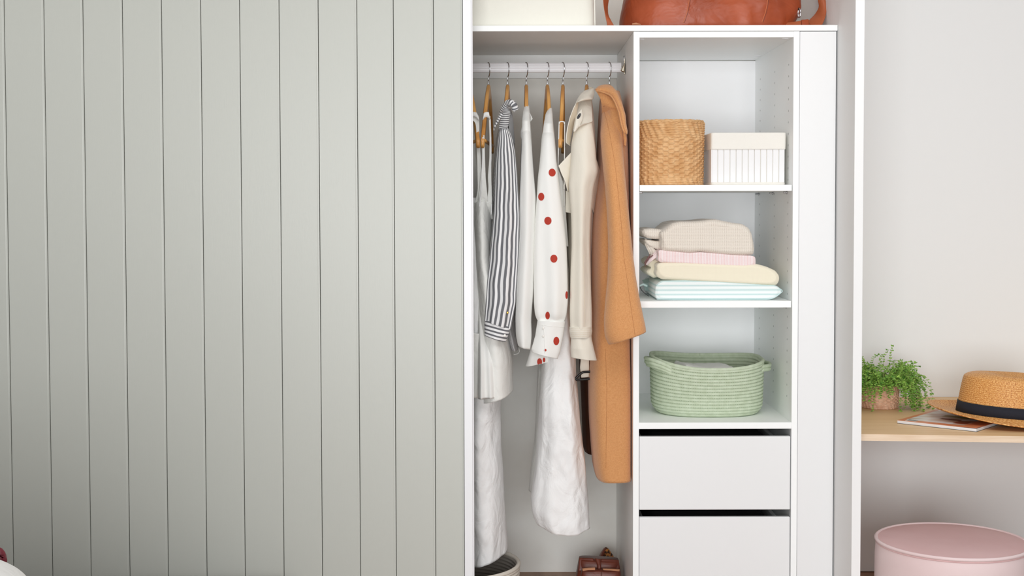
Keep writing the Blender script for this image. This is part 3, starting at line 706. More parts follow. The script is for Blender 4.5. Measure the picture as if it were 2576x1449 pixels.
for d in ((1388.4, 434.6, 9, 10), (1361, 495, 7.6, 10), (1377.4, 555, 9, 10), (1392, 649, 8.8, 10), (1376.5, 791, 5.5, 10), (1424.6, 740.6, 3.6, 9.5)): dot(bs, so, *d)
for d in ((1398.3, 854, 7.4, 10.5), (1370.5, 876, 3.2, 3.2)): dot(bc, cu, *d)
dot(bk, cl, 1357, 908, 6.2, 9, .12); dot(bk, cl, 1368, 903, 3.2, 6, .12)
seam('cuff_seam', bc, [(1355, 815), (1420, 822)], M_SHEET, cu, .03, .0007)
seam('placket_edge', bc, [(1366.5, 815), (1369, 850), (1369, 885)], M_SHEET, cu, .03, .0010)
for y in (823, 843): disc('button', sag(bc, 1366, y, .03)+Vector((0, -.0008, 0)), .0035, .0018, M_BTN, cu, ry=.0044)
seam('shoulder_seam', bs, [(1368, 328), (1374, 322), (1384, 322), (1391, 328)], M_SHEET, so, .05, .0007)
base_thing(g)

# --- white linen slip dress on thin straps
g = garment('slip_dress', 'white linen slip dress on thin straps, long skirt ending bottom middle')
cloth('back_skirt', [(1362, 700, 1420, 700, .33, .08), (1354, 900, 1440, 900, .33, .10), (1345, 1100, 1452, 1100, .33, .11), (1334, 1190, 1470, 1190, .33, .11), (1330, 1232, 1475, 1228, .33, .11)], M_LINEN2, g, fold=.012, seed=51)
sk, A = cloth('skirt', [(1400, 520, 1424, 520, .20, .05), (1390, 620, 1426, 620, .20, .07), (1380, 760, 1434, 760, .19, .09), (1368, 880, 1446, 880, .18, .10), (1360, 960, 1452, 960, .17, .11), (1356, 1050, 1459, 1050, .16, .12), (1349, 1130, 1466, 1130, .16, .12), (1340, 1210, 1474, 1210, .16, .12), (1335, 1250, 1478, 1256, .16, .12), (1337, 1276, 1479, 1290, .16, .12), (1341, 1294, 1480, 1306, .16, .118), (1349, 1309, 1481, 1320, .16, .116)],
    M_LINEN, g, fold=.014, ks=(2, 3, 5, 8), wr=.010, seed=52, m=190, n=150, edge=.1, wf=1.7, sq=2.5)
# hem dips at the middle
me = sk.data; zb = min(v.co.z for v in me.vertices); xm = PX(1415, .16, 1340)
for v in me.vertices:
    k = max(0, 1-(v.co.z-zb)/.12); v.co.z -= .014*k*max(0, 1-((v.co.x-xm)/.07)**2) 
patch('bodice', [(1404, 425, .10), (1400, 470, .10), (1396, 530, .10), (1388, 620, .11)], [(1421, 470, .11), (1422, 500, .11), (1424, 540, .11), (1430, 620, .12)], M_SHEET, g, thick=.004, bulge=.006)
for (a, b, c, d, e) in (((1406.5, 306), (1405.8, 345), (1404, 400), (1403, 445), (1402, 500)), ((1420.5, 307), (1420.5, 345), (1420, 400), (1419.3, 445), (1419, 520))):
    tube('strap', [P(*q, .085) for q in (a, b, c, d, e)], .00145, M_SHEET, g, ns=40, n=8)
tube('strap_arch', [P(1406.5, 312, .082), P(1407.5, 307, .08), P(1413, 305.4, .08), P(1419, 306.6, .08), P(1420.5, 313, .082)], .0018, M_SHEET, g, ns=24, n=8)
tube('strap_adjuster', [P(1419.4, 455, .084), P(1420.8, 461, .083), P(1419, 466, .083), P(1419.2, 476, .084)], .0024, M_BTN, g, ns=16, n=8)
base_thing(g)

# --- trench coat
g = garment('trench_coat', 'beige trench coat with black eyelet button and belted cuff')
cloth('coat_body', [(1470, 232, 1486, 232, .295, .06), (1456, 270, 1490, 270, .29, .14), (1446, 320, 1494, 320, .29, .20), (1438, 400, 1500, 400, .28, .21), (1426, 500, 1494, 500, .28, .21), (1424, 640, 1488, 640, .28, .20), (1430, 760, 1488, 760, .28, .19), (1440, 860, 1486, 860, .28, .17)], M_TRENCH, g, fold=.012, ks=(2, 5), wr=.003, seed=61)
sl, A = cloth('sleeve', [(1448, 310, 1488, 305, .085, .022), (1441, 340, 1494, 340, .072, .032), (1436, 366, 1497, 366, .065, .036), (1435, 405, 1501, 405, .06, .04), (1433, 430, 1506, 430, .055, .04), (1430, 465, 1494, 470, .05, .038), (1436, 540, 1487, 540, .045, .036), (1438, 616, 1484, 616, .04, .034), (1435, 703, 1486, 703, .03, .034), (1433, 790, 1489, 790, .02, .033), (1434, 826, 1489, 824, .02, .032)],
    M_TRENCH, g, fold=.008, ks=(3, 5), wr=.003, seed=62, m=140, n=100, hem=False)
ce, B = cloth('cuff_end', [(1437, 838, 1488, 838, .02, .028), (1436, 852, 1489, 852, .018, .032), (1435, 875, 1494, 875, .015, .036), (1436, 898, 1502, 906, .015, .036)], M_TRENCH, g, fold=.006, ks=(3, 4), wr=.003, seed=63, m=40, n=90, fall=0)
st, Cs = cloth('cuff_strap', [(1433, 822, 1489, 821, .019, .036), (1432, 833, 1490, 833, .019, .038), (1435, 849, 1488, 846, .019, .036)], M_TRENCH, g, m=16, n=80, hem=False)
bst = bvh_of(Cs); bsl = bvh_of(A)
for y0 in (0, 1, 2, 3, 4): seam('stitch_line', bst, [(1436, 824.5+y0*5), (1487, 824+y0*4.7)], M_TRENCHL, st, .02, .0003, 30)
bx = [sag(bst, 1447, 818, .02), sag(bst, 1447, 850, .02)]
patch('strap_loop', [(1447, 817, bx[0].y-.003), (1447, 850, bx[1].y-.003)], [(1459, 816, bx[0].y-.003), (1459, 849, bx[1].y-.003)], M_TRENCH, st, thick=.003, nv=16)
seam('sleeve_seam', bsl, [(1466, 640), (1468, 720), (1470, 820)], M_TRENCHL, sl, .03, .0004)
patch('shoulder_yoke', [(1458, 250, .18), (1452, 275, .13), (1446, 300, .08), (1441, 330, .05), (1450, 318, .045)], [(1488, 246, .2), (1489, 270, .15), (1490, 290, .10), (1491, 306, .07), (1476, 309, .05)], M_TRENCH, g, bulge=.014, thick=.004, nv=50)
ep = patch('epaulette', [(1461, 275, .066), (1454, 285, .054), (1449, 300, .042), (1446, 315, .034), (1442, 331, .03)], [(1464, 275.5, .066), (1467, 288, .058), (1466, 300, .050), (1460, 314, .040), (1447, 332, .031)], M_TRENCH, g, bulge=.003, thick=.003, nv=40)
def tilted_button(c, rx, rz, t, ang, mt_, par):
    a = np.linspace(0, 2*PI, 25); G = np.zeros((4, 25, 3))
    for i_, (k, y) in enumerate(((0, -t*.5), (.7, -t*.6), (1, -t), (1.02, 0))):
        x = k*rx*np.cos(a); z = k*rz*np.sin(a); G[i_, :, 0] = c[0]+x*math.cos(ang)-z*math.sin(ang); G[i_, :, 1] = c[1]+y; G[i_, :, 2] = c[2]+x*math.sin(ang)+z*math.cos(ang)
    return grid('eyelet_button', G, mt_, par)
tilted_button(P(1456.5, 292, .0425), .0038, .0095, .0016, -.5, M_BLACK, ep)
# collar: stand, fall and long left flap
patch('collar', [(1482, 224, .20), (1470, 228, .17), (1461, 236, .14), (1452, 249, .115), (1447, 262, .10)], [(1496, 223, .20), (1495, 238, .16), (1492, 250, .13), (1474, 252, .105), (1455, 257, .085)], M_TRENCH, g, bulge=.016, thick=.005, nv=50)
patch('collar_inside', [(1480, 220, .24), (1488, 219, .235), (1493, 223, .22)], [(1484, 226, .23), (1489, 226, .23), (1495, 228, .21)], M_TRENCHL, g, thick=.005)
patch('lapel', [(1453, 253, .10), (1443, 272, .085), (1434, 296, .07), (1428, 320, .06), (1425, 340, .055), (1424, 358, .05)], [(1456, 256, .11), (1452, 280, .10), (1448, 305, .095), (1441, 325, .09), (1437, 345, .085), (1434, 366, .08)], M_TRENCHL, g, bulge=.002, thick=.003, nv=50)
tube('lapel_edge', [P(1453, 253, .097), P(1443, 272, .082), P(1434, 296, .067), P(1428, 320, .057), P(1425, 340, .052), P(1424, 359, .048), P(1434, 366, .078)], .0015, M_TRENCH, g, ns=50, n=8)
patch('storm_flap', [(1436, 384, .06), (1420, 401, .055), (1405, 417, .05), (1412, 436, .05), (1422, 458, .052), (1427, 480, .055)], [(1440, 390, .07), (1440, 405, .07), (1440, 420, .07), (1438, 440, .07), (1434, 465, .07), (1432, 485, .07)], M_TRENCH, g, bulge=.002, thick=.003, nv=50, smooth_pts=False)
patch('pocket_flap', [(1423, 480, .10), (1423, 510, .10), (1422.5, 534, .10)], [(1446, 480, .095), (1444, 510, .095), (1436, 536, .095)], M_TRENCH, g, thick=.003)
patch('inner_facing', [(1500, 400, .12), (1498, 440, .12), (1492, 470, .12), (1488, 520, .12)], [(1512, 440, .16), (1506, 470, .16), (1500, 500, .16), (1494, 540, .16)], M_TRENCH, g, bulge=.01, thick=.003)
# belt end and buckle hanging low
patch('belt_end', [(1462, 850, .13), (1461, 900, .13), (1459, 925, .13), (1462, 950, .13)], [(1482, 850, .13), (1482, 900, .13), (1482, 925, .13), (1482, 948, .13)], M_TRENCH, g, thick=.004, bulge=.003)
tube('buckle', [P(1490, 935, .11), P(1466, 936, .11), P(1456, 944, .11), P(1447, 953, .11), P(1452, 956, .11), P(1466, 955, .11), P(1490, 952, .11)], .0037, M_BLACK, g, ns=50, n=10, smooth_pts=True)['label'] = 'black belt buckle'
base_thing(g)

# --- brown trousers or lining behind: dark brown garment
g = garment('dark_brown_trousers', 'dark brown garment glimpsed between the white skirt and the camel coat')
cloth('trouser_leg', [(1452, 700, 1500, 700, .45, .05), (1456, 880, 1500, 880, .45, .06), (1462, 1000, 1500, 1000, .45, .06), (1466, 1120, 1500, 1135, .45, .06), (1470, 1133, 1500, 1140, .45, .06)], M_DKBROWN, g, fold=.006, seed=65, m=50, n=50)
base_thing(g)

# --- camel coat
g = garment('camel_coat', 'long camel wool coat with wide collar, rightmost on the rod')
bo, A = cloth('coat_body', [(1512, 238, 1556, 234, .28, .12), (1510, 260, 1560, 252, .28, .16), (1508, 300, 1566, 290, .28, .20), (1506, 350, 1572, 340, .27, .23), (1503, 410, 1575, 400, .26, .23), (1494, 480, 1578, 480, .25, .22), (1485, 560, 1582, 560, .24, .22), (1483, 650, 1584, 650, .23, .21), (1484, 760, 1585, 760, .22, .20), (1481, 870, 1586, 870, .21, .20), (1480, 950, 1590, 950, .16, .16), (1482, 1040, 1590, 1040, .16, .16), (1486, 1110, 1590, 1110, .16, .16), (1491, 1170, 1590, 1170, .16, .16), (1497, 1192, 1590, 1190, .16, .16)],
    M_CAMEL, g, xmax=XA0-.004, fold=.014, ks=(2, 3), wr=.002, seed=71, m=160, n=120, sq=2.6)
sl, B = cloth('sleeve', [(1517, 258, 1550, 254, .19, .03), (1513, 300, 1559, 295, .125, .045), (1510, 340, 1564, 335, .078, .05), (1514, 386, 1568, 386, .035, .052), (1518, 430, 1571, 430, .0, .052), (1522, 470, 1575, 470, -.015, .052), (1526, 520, 1580, 520, -.03, .05), (1529, 587, 1587, 587, -.045, .05), (1530, 640, 1592, 640, -.055, .05), (1528, 700, 1600, 700, -.065, .05), (1522, 761, 1610, 755, -.07, .05), (1519, 804, 1618, 795, -.075, .05), (1521, 848, 1624, 822, -.08, .05), (1531, 866, 1625, 834, -.08, .048)],
    M_CAMEL, g, fold=.006, ks=(2, 3), wr=.0015, seed=72, m=150, n=110)
bsl, bbo = bvh_of(B), bvh_of(A)
seam('sleeve_seam', bsl, [(1527, 272), (1531, 300), (1537, 350), (1543, 400), (1549, 470), (1557, 560), (1562, 640), (1570, 700), (1578, 760), (1588, 833)], M_CAMELS, sl, .0, .0004, 80)
seam('shoulder_seam', bsl, [(1517, 268), (1526, 263), (1538, 264), (1548, 270)], M_CAMELS, sl, .06, .0004, 40)
seam('back_seam', bbo, [(1524, 880), (1527, 980), (1526, 1080), (1525, 1180)], M_CAMELS, bo, .0, .0004, 60)
patch('under_collar', [(1498, 227, .112), (1503, 235, .108), (1510, 248, .10), (1513, 262, .105), (1514, 290, .15)], [(1528, 228, .11), (1540, 240, .10), (1550, 258, .09), (1556, 275, .09), (1558, 298, .14)], M_CAMEL, g, bulge=.008, thick=.006, nv=40)
patch('collar', [(1496, 225, .115), (1504, 217, .12), (1512, 213, .12), (1532, 212, .11), (1540, 216, .10), (1553, 231, .075), (1566, 262, .04), (1574, 290, .015), (1576, 316, .0), (1580, 333, -.01), (1578, 338, -.01)],
      [(1497, 226, .105), (1503, 229, .095), (1512, 229, .09), (1526, 234, .08), (1538, 240, .065), (1548, 257, .045), (1557, 280, .02), (1562, 305, .0), (1566, 322, -.01), (1570, 333, -.015), (1574, 338, -.013)], M_CAMEL, g, bulge=.010, thick=.009, nv=80, nu=12)
tube('collar_edge', [P(1499, 228, .096), P(1512, 230, .082), P(1526, 235, .072), P(1538, 241, .057), P(1548, 258, .037), P(1557, 281, .012), P(1562, 306, -.007), P(1566, 323, -.018), P(1572, 335, -.02)], .0026, M_CAMEL, g, ns=60, n=8)
patch('lapel', [(1566, 330, .05), (1568, 350, .045), (1570, 365, .04)], [(1572, 325, .05), (1577, 350, .045), (1575, 369, .045)], M_CAMEL, g, bulge=.004, thick=.006)
base_thing(g)

# ================================================================== top shelf items
def cream_box():
    o, A = cloth('cream_storage_box', [(1150, -130, 1497, -130, .26, .20), (1148, -60, 1498, -60, .26, .205), (1146, 0, 1500, 0, .26, .21), (1145, 40, 1501, 40, .26, .21), (1147, 58, 1500, 57, .26, .208), (1149, 63.5, 1499, 62.8, .26, .20)], M_CREAM, None, fold=0, wr=.0022, seed=81, sq=9, m=60, n=160, hem=False)
    return A
root = thing('cream_storage_box', 'cream fabric covered box on the top shelf beside the door edge', 'box')
def softbox(name, x0, x1, y0, y1, z0, z1, mt_, parent, rr=.02, wr=.002, seed=1, n=160, mm=50, sq=9):
    a = np.linspace(PI/2, PI/2+2*PI, n+1); ca, sa = np.cos(a), np.sin(a); ex = 2/sq
    cx = np.sign(ca)*np.abs(ca)**ex; sy = np.sign(sa)*np.abs(sa)**ex
    prof = [(0, 1.0), (.6, 1.0)]
    th = np.linspace(0, PI/2, 7)
    hx, hy, hz = (x1-x0)/2, (y1-y0)/2, (z1-z0)
    rows = [(-9, 1)] + [(-rr+rr*math.sin(t), 'top', t) for t in th]
    G = []
    G.append((0.0, hz)); 
    for t in th: G.append((1-(rr/min(hx, hy))*(1-math.sin(t)), hz - rr*(1-math.cos(t))))
    for z in np.linspace(hz-rr, rr*.5, mm)[1:]: G.append((1.0, z))
    G.append((1-.15*rr/min(hx, hy), rr*.1)); G.append((1-.5*rr/min(hx, hy), 0)); G.append((0, 0))
    A = np.zeros((len(G), n+1, 3))
    for i, (k, z) in enumerate(G):
        A[i, :, 0] = (x0+x1)/2 + hx*k*cx; A[i, :, 1] = (y0+y1)/2 + hy*k*sy; A[i, :, 2] = z0 + z
    if wr:
        t_ = turb(A[..., 0], A[..., 2]+A[..., 1], seed); kz = np.clip((A[..., 2]-z0)/.01, 0, 1)
        A[..., 1] += wr*t_*sy*kz; A[..., 0] += wr*t_*cx*kz
        A[:, -1] = A[:, 0]
    return grid(name, A, mt_, parent), A
x1 = PX(1500, .05, 30)
cb, A = softbox('box_cover', x1-.44, x1, .05, .44, ZS1+.0005, ZS1+.30, M_CREAM, root, .014, .0028, 5)
tube('corner_seam', [(x1-.004, .056, ZS1+.295), (x1-.006, .054, ZS1+.15), (x1-.0035, .056, ZS1+.004)], .0018, M_CREAM, cb, ns=20)
base_thing(root)

g = thing('leather_duffel_bag', 'cognac brown leather duffel bag on the top shelf', 'bag')
def bagloft():
    rows = [(1650, -140, 1930, -140, .24, .03), (1610, -105, 1965, -105, .24, .09), (1588, -70, 1985, -70, .24, .12), (1576, -30, 2000, -30, .24, .135), (1569, 5, 2006, 5, .24, .14), (1564, 30, 2006, 28, .24, .145), (1560.5, 50, 2000, 46, .24, .145), (1560.5, 62, 1992, 60, .24, .145), (1561, 78, 1988, 77, .24, .143), (1566, 88, 1982, 88, .24, .138), (1600, 92, 1950, 92, .24, .06)]
    return loft(rows, n=180, m=120, fold=.006, ks=(3, 5, 7), wr=.013, seed=91, sq=3.2, hem=False, wf=.75)
A, UV = bagloft()
zmin = ZS1+.0006
A[..., 2] = np.maximum(A[..., 2], zmin)
body = grid('bag_body', A, M_LEATH, g, UV)
bv = bvh_of(A)
for pts in ([(1736, -120), (1735, -60), (1733, 0), (1727, 30), (1718, 58)], [(1933, -120), (1934, -60), (1932, 0), (1926, 30), (1917, 56)]):
    seam('seam', bv, pts, M_STITCH, body, .1, .0009, 60)
    seam('seam', bv, [(a+3, b) for a, b in pts], M_DKLEATH, body, .1, .0007, 60)
patch('bottom_tab', [(1590, 59, .088), (1600, 57, .086), (1612, 61, .088)], [(1590, 62, .09), (1600, 62, .09), (1612, 62.5, .09)], M_TANEDGE, body, thick=.003)
patch('shoulder_strap', [(1523, -170, .18), (1519, -60, .16), (1517, 0, .16), (1519, 20, .16), (1523, 42, .16), (1527, 60, .16), (1530, 82, .15)], [(1540, -170, .19), (1533, -60, .19), (1532, 0, .19), (1529, 15, .19), (1530, 38, .18), (1542, 60, .155), (1556, 82, .15)], M_LEATHS, g, thick=.004, nv=40)
patch('shoulder_strap', [(1527, -160, .18), (1580, -205, .2), (1700, -232, .22), (1800, -236, .22), (1900, -228, .22), (1990, -200, .21), (2026, -148, .2)], [(1542, -160, .20), (1588, -190, .23), (1700, -216, .25), (1800, -220, .25), (1900, -213, .25), (1980, -187, .24), (2040, -148, .2)], M_LEATHS, g, thick=.004, nv=60)
patch('shoulder_strap', [(2020, -150, .2), (2050, -60, .17), (2056, -5, .17), (2061, 18, .17), (2050, 36, .18), (2036, 50, .155), (2028, 57, .15)], [(2040, -155, .2), (2068, -60, .16), (2076, -5, .16), (2080, 22, .155), (2077, 42, .14), (2068, 64, .13), (2050, 77, .125)], M_LEATHS, g, bulge=.006, thick=.004, nv=50)
patch('strap_tail', [(1976, 57, .14), (1995, 55, .13), (2014, 52, .12), (2034, 49, .13)], [(1978, 78, .135), (1996, 77, .12), (2014, 77, .115), (2036, 77, .12)], M_LEATHS, g, bulge=.003, thick=.005)
patch('strap_keeper', [(2016, 50, .11), (2033, 48, .115)], [(2017, 76.5, .108), (2034, 76.5, .112)], M_LEATH, g, bulge=.003, thick=.008, nv=14)
rc = P(2010.5, 33, .15)
tube('ring', [rc+Vector((.008*math.cos(t)*.35, -.004*math.cos(t), .014*math.sin(t))) for t in np.linspace(0, 2*PI, 25)], .0021, M_CHROME, g, n=10, ns=40)
patch('ring_tab', [(2000, 20, .16), (2010, 19, .15)], [(2001, 27, .16), (2010, 26, .15)], M_BLACK, g, thick=.006, nv=10)
base_thing(g)

# ================================================================== shelf one: seagrass basket, slatted box
Z1 = zsh[0]
def woven(name, c, r, h, rows, stakes, m, parent, amp=.0035, sxy=(1, 1), bulgef=0.0, n=420, seed=2, tilt=None):
    mm = rows*6; rs = np.random.RandomState(seed)
    v = np.linspace(0, 1, mm); a = np.linspace(PI/2, PI/2+2*PI, n+1)
    A = np.zeros((mm, n+1, 3)); UV = np.zeros((mm, n+1, 2))
    jit = rs.uniform(-.12, .12, rows+1)
    for i, t in enumerate(v):
        row = min(rows-1, int(t*rows)); fr = t*rows-row
        top = (t > 1-7/rows); bot = (t < 3/rows)
        st = stakes
        ph = PI*row if not (top or bot) else PI*row*.5
        over = np.sin(st*(a)/1.0 + ph + jit[row])
        strand = abs(math.sin(PI*fr))**.6
        if top or bot:
            d = amp*(strand*.8 - .3 + .35*np.sin(st*1.6*a + row*1.1))
        else:
            d = amp*(strand*(.85+.50*np.tanh(5*over)) - .45)
            d += amp*.65*(1-strand)*(np.cos(st*a/1.0*2) > .55)
        rr = r*(1 + bulgef*math.sin(PI*t) - .018*(1-t)) + d + .0014*np.sin(3*a+t*2) 
        z = h*t + .0022*np.sin(st*.5*a+row)*math.sin(PI*fr)*.6
        if t > .97: z = z + .0012*np.sin(31*a+1)+.0012*np.sin(17*a)
        A[i, :, 0] = c[0]+sxy[0]*rr*np.cos(a); A[i, :, 1] = c[1]+sxy[1]*rr*np.sin(a); A[i, :, 2] = c[2]+z
        UV[i, :, 0] = a*r; UV[i, :, 1] = t*h
    A[:, -1] = A[:, 0]
    A[..., 2] = np.maximum(A[..., 2], c[2]+.0004)
    o = grid(name, A, m, parent, UV)
    return o, A
Yb = .135
xc = (PX(1600, Yb, 400)+PX(1773, Yb, 400))/2; rB = (PX(1772, Yb, 400)-PX(1600, Yb, 400))/2 - .003
xc = XA1 + rB + .0045
g = thing('seagrass_basket', 'round woven seagrass basket on the top tower shelf', 'basket')
zt = PZ(309, Yb, 1700)
woven('weave', (xc, Yb, Z1), rB, zt-Z1, 27, 20, M_RATTAN, g, amp=.0046, bulgef=-.012)
revolve('inner_lining', [(rB-.010, zt-Z1-.003), (rB-.012, .01), (0, .008)], (xc, Yb, Z1), M_RATTAN, g, n=64)
tube('rim_braid', [(xc+(rB-.003)*math.cos(t), Yb+(rB-.003)*math.sin(t), zt+.0007*math.sin(41*t)+.0007*math.sin(17*t)) for t in np.linspace(0, 2*PI, 200)], .0052, M_RATTAN, g, n=8, ns=200, smooth_pts=False)
base_thing(g)

g = thing('slatted_storage_box', 'white slatted wooden box with ivory fabric rim on the top tower shelf', 'box')
Yw = .065
bx0 = PX(1790, Yw, 400); bx1 = PX(1974.5, Yw, 400); bz1 = PZ(333.5, Yw, 1880); bzb = PZ(376, Yw, 1880); Yw2 = .33
box('inner_box', bx0+.003, bx1-.003, Yw+.003, Yw2-.003, Z1+.0008, bz1-.012, M_LID, g)
ns = 12; sw = (bx1-bx0)/ns
for i in range(ns):
    box('slat', bx0+i*sw+.0011, bx0+(i+1)*sw-.0011, Yw-.0012, Yw+.003, Z1+.008, bzb+.012, M_SLAT, g, bev=.0009)
nsd = 17; swd = (Yw2-Yw)/nsd
for i in range(nsd):
    box('slat', bx0-.0012, bx0+.003, Yw+i*swd+.001, Yw+(i+1)*swd-.001, Z1+.008, bzb+.012, M_SLAT, g, bev=.0009)
softbox('fabric_band', bx0-.004, bx1+.003, Yw-.0055, Yw2+.004, bzb, bz1, M_LID, g, .004, .0011, 8, sq=26, mm=16, n=200)
softbox('bottom_strip', bx0-.0025, bx1+.002, Yw-.003, Yw2+.002, Z1+.0005, Z1+.0085, M_LID, g, .002, .0006, 9, sq=26, mm=6, n=120)
base_thing(g)

# ================================================================== shelf two: folded stack
Z2 = zsh[1]
def folded(name, outline, Yf, Yb, m, parent, rnd=.012, wr=.0015, seed=1, n=200, mm=50, us=1.0, leftpull=0.0, topdome=0.0):
    """ folded textile: front outline (pixels, clockwise from lower left) carried back in depth, rounded at its front edge """
    pts = np.array([[*P(x, y, Yf)] for x, y in outline + [outline[0]]]); pts = resamp(pts, n+1, False)
    k = 2; ker = np.hanning(2*k+3)[1:-1]; ker /= ker.sum(); q = pts[:-1]
    for c in (0, 2): 
        pad = np.r_[q[-k:, c], q[:, c], q[:k, c]]; pts[:-1, c] = np.convolve(pad, ker, 'valid')
    pts[-1] = pts[0]
    cen = pts[:-1].mean(0); zmin_ = pts[:, 2].min()
    nt = np.roll(pts[:-1], -1, 0) - np.roll(pts[:-1], 1, 0); L_ = np.hypot(nt[:, 0], nt[:, 2])+1e-9
    nx, nz = nt[:, 2]/L_, -nt[:, 0]/L_
    if ((pts[:-1, 0]-cen[0])*nx + (pts[:-1, 2]-cen[2])*nz).mean() < 0: nx, nz = -nx, -nz
    nx = np.r_[nx, nx[0]]; nz = np.r_[nz, nz[0]]
    ys = []
    for t in np.linspace(0, PI/2, 7): ys.append((Yf + rnd*(1-math.sin(t)), rnd*(1-math.cos(t))))
    ys = ys[::-1]                       # t from pi/2: inset rnd at Yf
    rings = [(Yf+.0, None)]
    G = np.zeros((mm+9, n+1, 3)); UV = np.zeros((mm+9, n+1, 2))
    per = np.r_[0, np.cumsum(np.linalg.norm(np.diff(pts, axis=0), axis=1))]
    def ring(i, Y, ins, v):
        G[i, :, 0] = pts[:, 0]-nx*ins; G[i, :, 1] = Y; G[i, :, 2] = pts[:, 2]-nz*ins
        UV[i, :, 0] = per*us; UV[i, :, 1] = v
    kk = 5; kr = np.ones(2*kk+1)/(2*kk+1)
    def cyc(v): v = v[:-1]; w_ = np.convolve(np.r_[v[-kk:], v, v[:kk]], kr, 'valid'); return np.r_[w_, w_[0]]
    nx, nz = cyc(nx), cyc(nz)
    th = np.linspace(0, PI/2, 7)
    G[0, :, 0] = cen[0]; G[0, :, 1] = Yf; G[0, :, 2] = cen[2]
    # flat front face: pull outline toward its mid-height line
    zc = np.interp(pts[:, 0], [pts[:, 0].min(), pts[:, 0].max()], [cen[2], cen[2]])
    for j, t in enumerate(th): ring(j+2, Yf+rnd*(1-math.sin(t)), rnd*(1-math.cos(PI/2-(PI/2-t)) if False else rnd*0+ (1-math.cos(PI/2-t))*rnd if False else 0), 0)
    for j, t in enumerate(th):
        ring(j+2, Yf + rnd*(1-math.cos(t)), .62*rnd*(1-math.sin(t)), rnd*t)
        for _ in range(int(round(3*(1-math.sin(t))))):
            for c_ in (0, 2): G[j+2, :, c_] = cyc(G[j+2, :, c_])
    pf = np.polyfit(pts[:-1, 0], pts[:-1, 2], 1); zm = np.polyval(pf, G[2, :, 0]); x0_, x1_ = G[2, :, 0].min(), G[2, :, 0].max()
    for q_, k_ in ((1, .5), (0, 0.0)):
        G[q_] = G[2]; G[q_, :, 2] = zm + (G[2, :, 2]-zm)*k_; G[q_, :, 0] = np.clip(G[2, :, 0], x0_+.004*(2-q_), x1_-.004*(2-q_)); G[q_, :, 1] = Yf-.0012
    for j, Y in enumerate(np.linspace(Yf+rnd, Yb, mm-1)[1:]):
        ring(9+j, Y, leftpull*0, Y-Yf)
    last = 9+mm-2
    G[last:] = G[last-1]*.0 + G[last-1].mean(0)
    G = G[:last+1]; UV = UV[:last+1]
    # front-face UVs: x and z in metres so stripes run true
    for i in range(0, 9): UV[i, :, 0] = G[i, :, 0]; UV[i, :, 1] = G[i, :, 2]
    for i in range(9, len(G)): UV[i, :, 0] = G[i, :, 0] ; UV[i, :, 1] = G[i, :, 2] + G[i, :, 1]*.0
    if wr:
        t_ = turb(G[..., 0]+G[..., 1]*.7, G[..., 2]*1.5, seed, 1.2)
        G[..., 1] += wr*t_*(G[..., 1] < Yf+.05); up = np.clip((G[..., 2]-zmin_)/.01, 0, 1)
        G[..., 2] += .6*wr*np.roll(t_, 5, 1)*up*nz[None, :]*(nz[None, :] > 0); G[..., 0] += .6*wr*t_*nx[None, :]
        G[:, -1] = G[:, 0]
    if topdome:
        k = np.clip((nz[None, :]), 0, 1)*np.sin(PI*np.clip((G[..., 1]-Yf)/(Yb-Yf), 0, 1))*topdome; G[..., 2] += k
    H_ = G[2:]; U_ = UV[2:]; o = grid(name, H_, m, parent, U_)
    bm = bmesh.new(); bm.from_mesh(o.data); bm.verts.ensure_lookup_table(); ul = bm.loops.layers.uv['UVMap']
    f = bm.faces.new([bm.verts[k_] for k_ in range(n)]); f.smooth = False
    for l in f.loops: l[ul].uv = (l.vert.co.x, l.vert.co.z)
    f.normal_update()
    if f.normal.y > 0: f.normal_flip()
    bm.to_mesh(o.data); bm.free()
    return o, H_

YS = .045
g = thing('mint_striped_cushion', 'mint and white striped cushion at the bottom of the folded stack', 'cushion')
yb = 754.0
z_fix = Z2 - PZ(753.5, YS, 1800)
def fold_thing(part, *a, **k): return folded(part, *a, **k)
o, G = folded('cushion_cover', [(1652, 753.5), (1648, 742), (1649, 727), (1651, 716), (1664, 706), (1720, 704.5), (1800, 708), (1880, 713), (1950, 717), (1958, 720), (1969, 731), (1965, 738), (1950, 750), (1940, 754), (1800, 754.5)], YS, .40, M_MINT, g, rnd=.010, wr=.0008, seed=3)
dz = Z2+.0004 - G[..., 2].min(); o.location.z += dz
for pts in ([(1651, 717), (1664, 707), (1720, 705.5), (1800, 709), (1880, 714), (1952, 718.5), (1969, 731)], [(1652, 752), (1700, 753), (1800, 753.3), (1938, 752.5), (1952, 747), (1969, 732)]):
    tube('piping', [P(x, y, YS+.004)+Vector((0, 0, dz)) for x, y in pts], .0014, M_MINT, o, ns=50, n=8)
patch('corner_tie', [(1609, 717, .10), (1618, 713, .11), (1629, 717, .12)], [(1609, 721, .10), (1618, 718, .11), (1628, 722, .12)], M_MINTP, g, thick=.003)
patch('back_corner', [(1615, 705, .28), (1619, 712, .26), (1622, 730, .25)], [(1632, 700, .30), (1640, 712, .28), (1640, 735, .26)], M_MINTP, g, thick=.004)
tube('tie_cord', [P(1610, 722, .14), P(1614, 730, .13), P(1622, 738, .13), P(1632, 745, .13)], .0009, M_BLACK, g, ns=24, n=6)
base_thing(g)
g = thing('cream_blanket', 'cream fleece blanket folded above the mint striped cushion', 'blanket')
o, G = folded('blanket_fold', [(1667, 704), (1656, 698), (1651, 690), (1652, 683), (1655, 680), (1652, 672), (1655, 664), (1664, 661), (1720, 660), (1800, 663), (1862, 666), (1905, 664), (1930, 671), (1952, 681), (1962, 694), (1962, 707), (1955, 718.5), (1900, 717), (1800, 711)], YS, .36, M_CREAMK, g, rnd=.016, wr=.0016, seed=5)
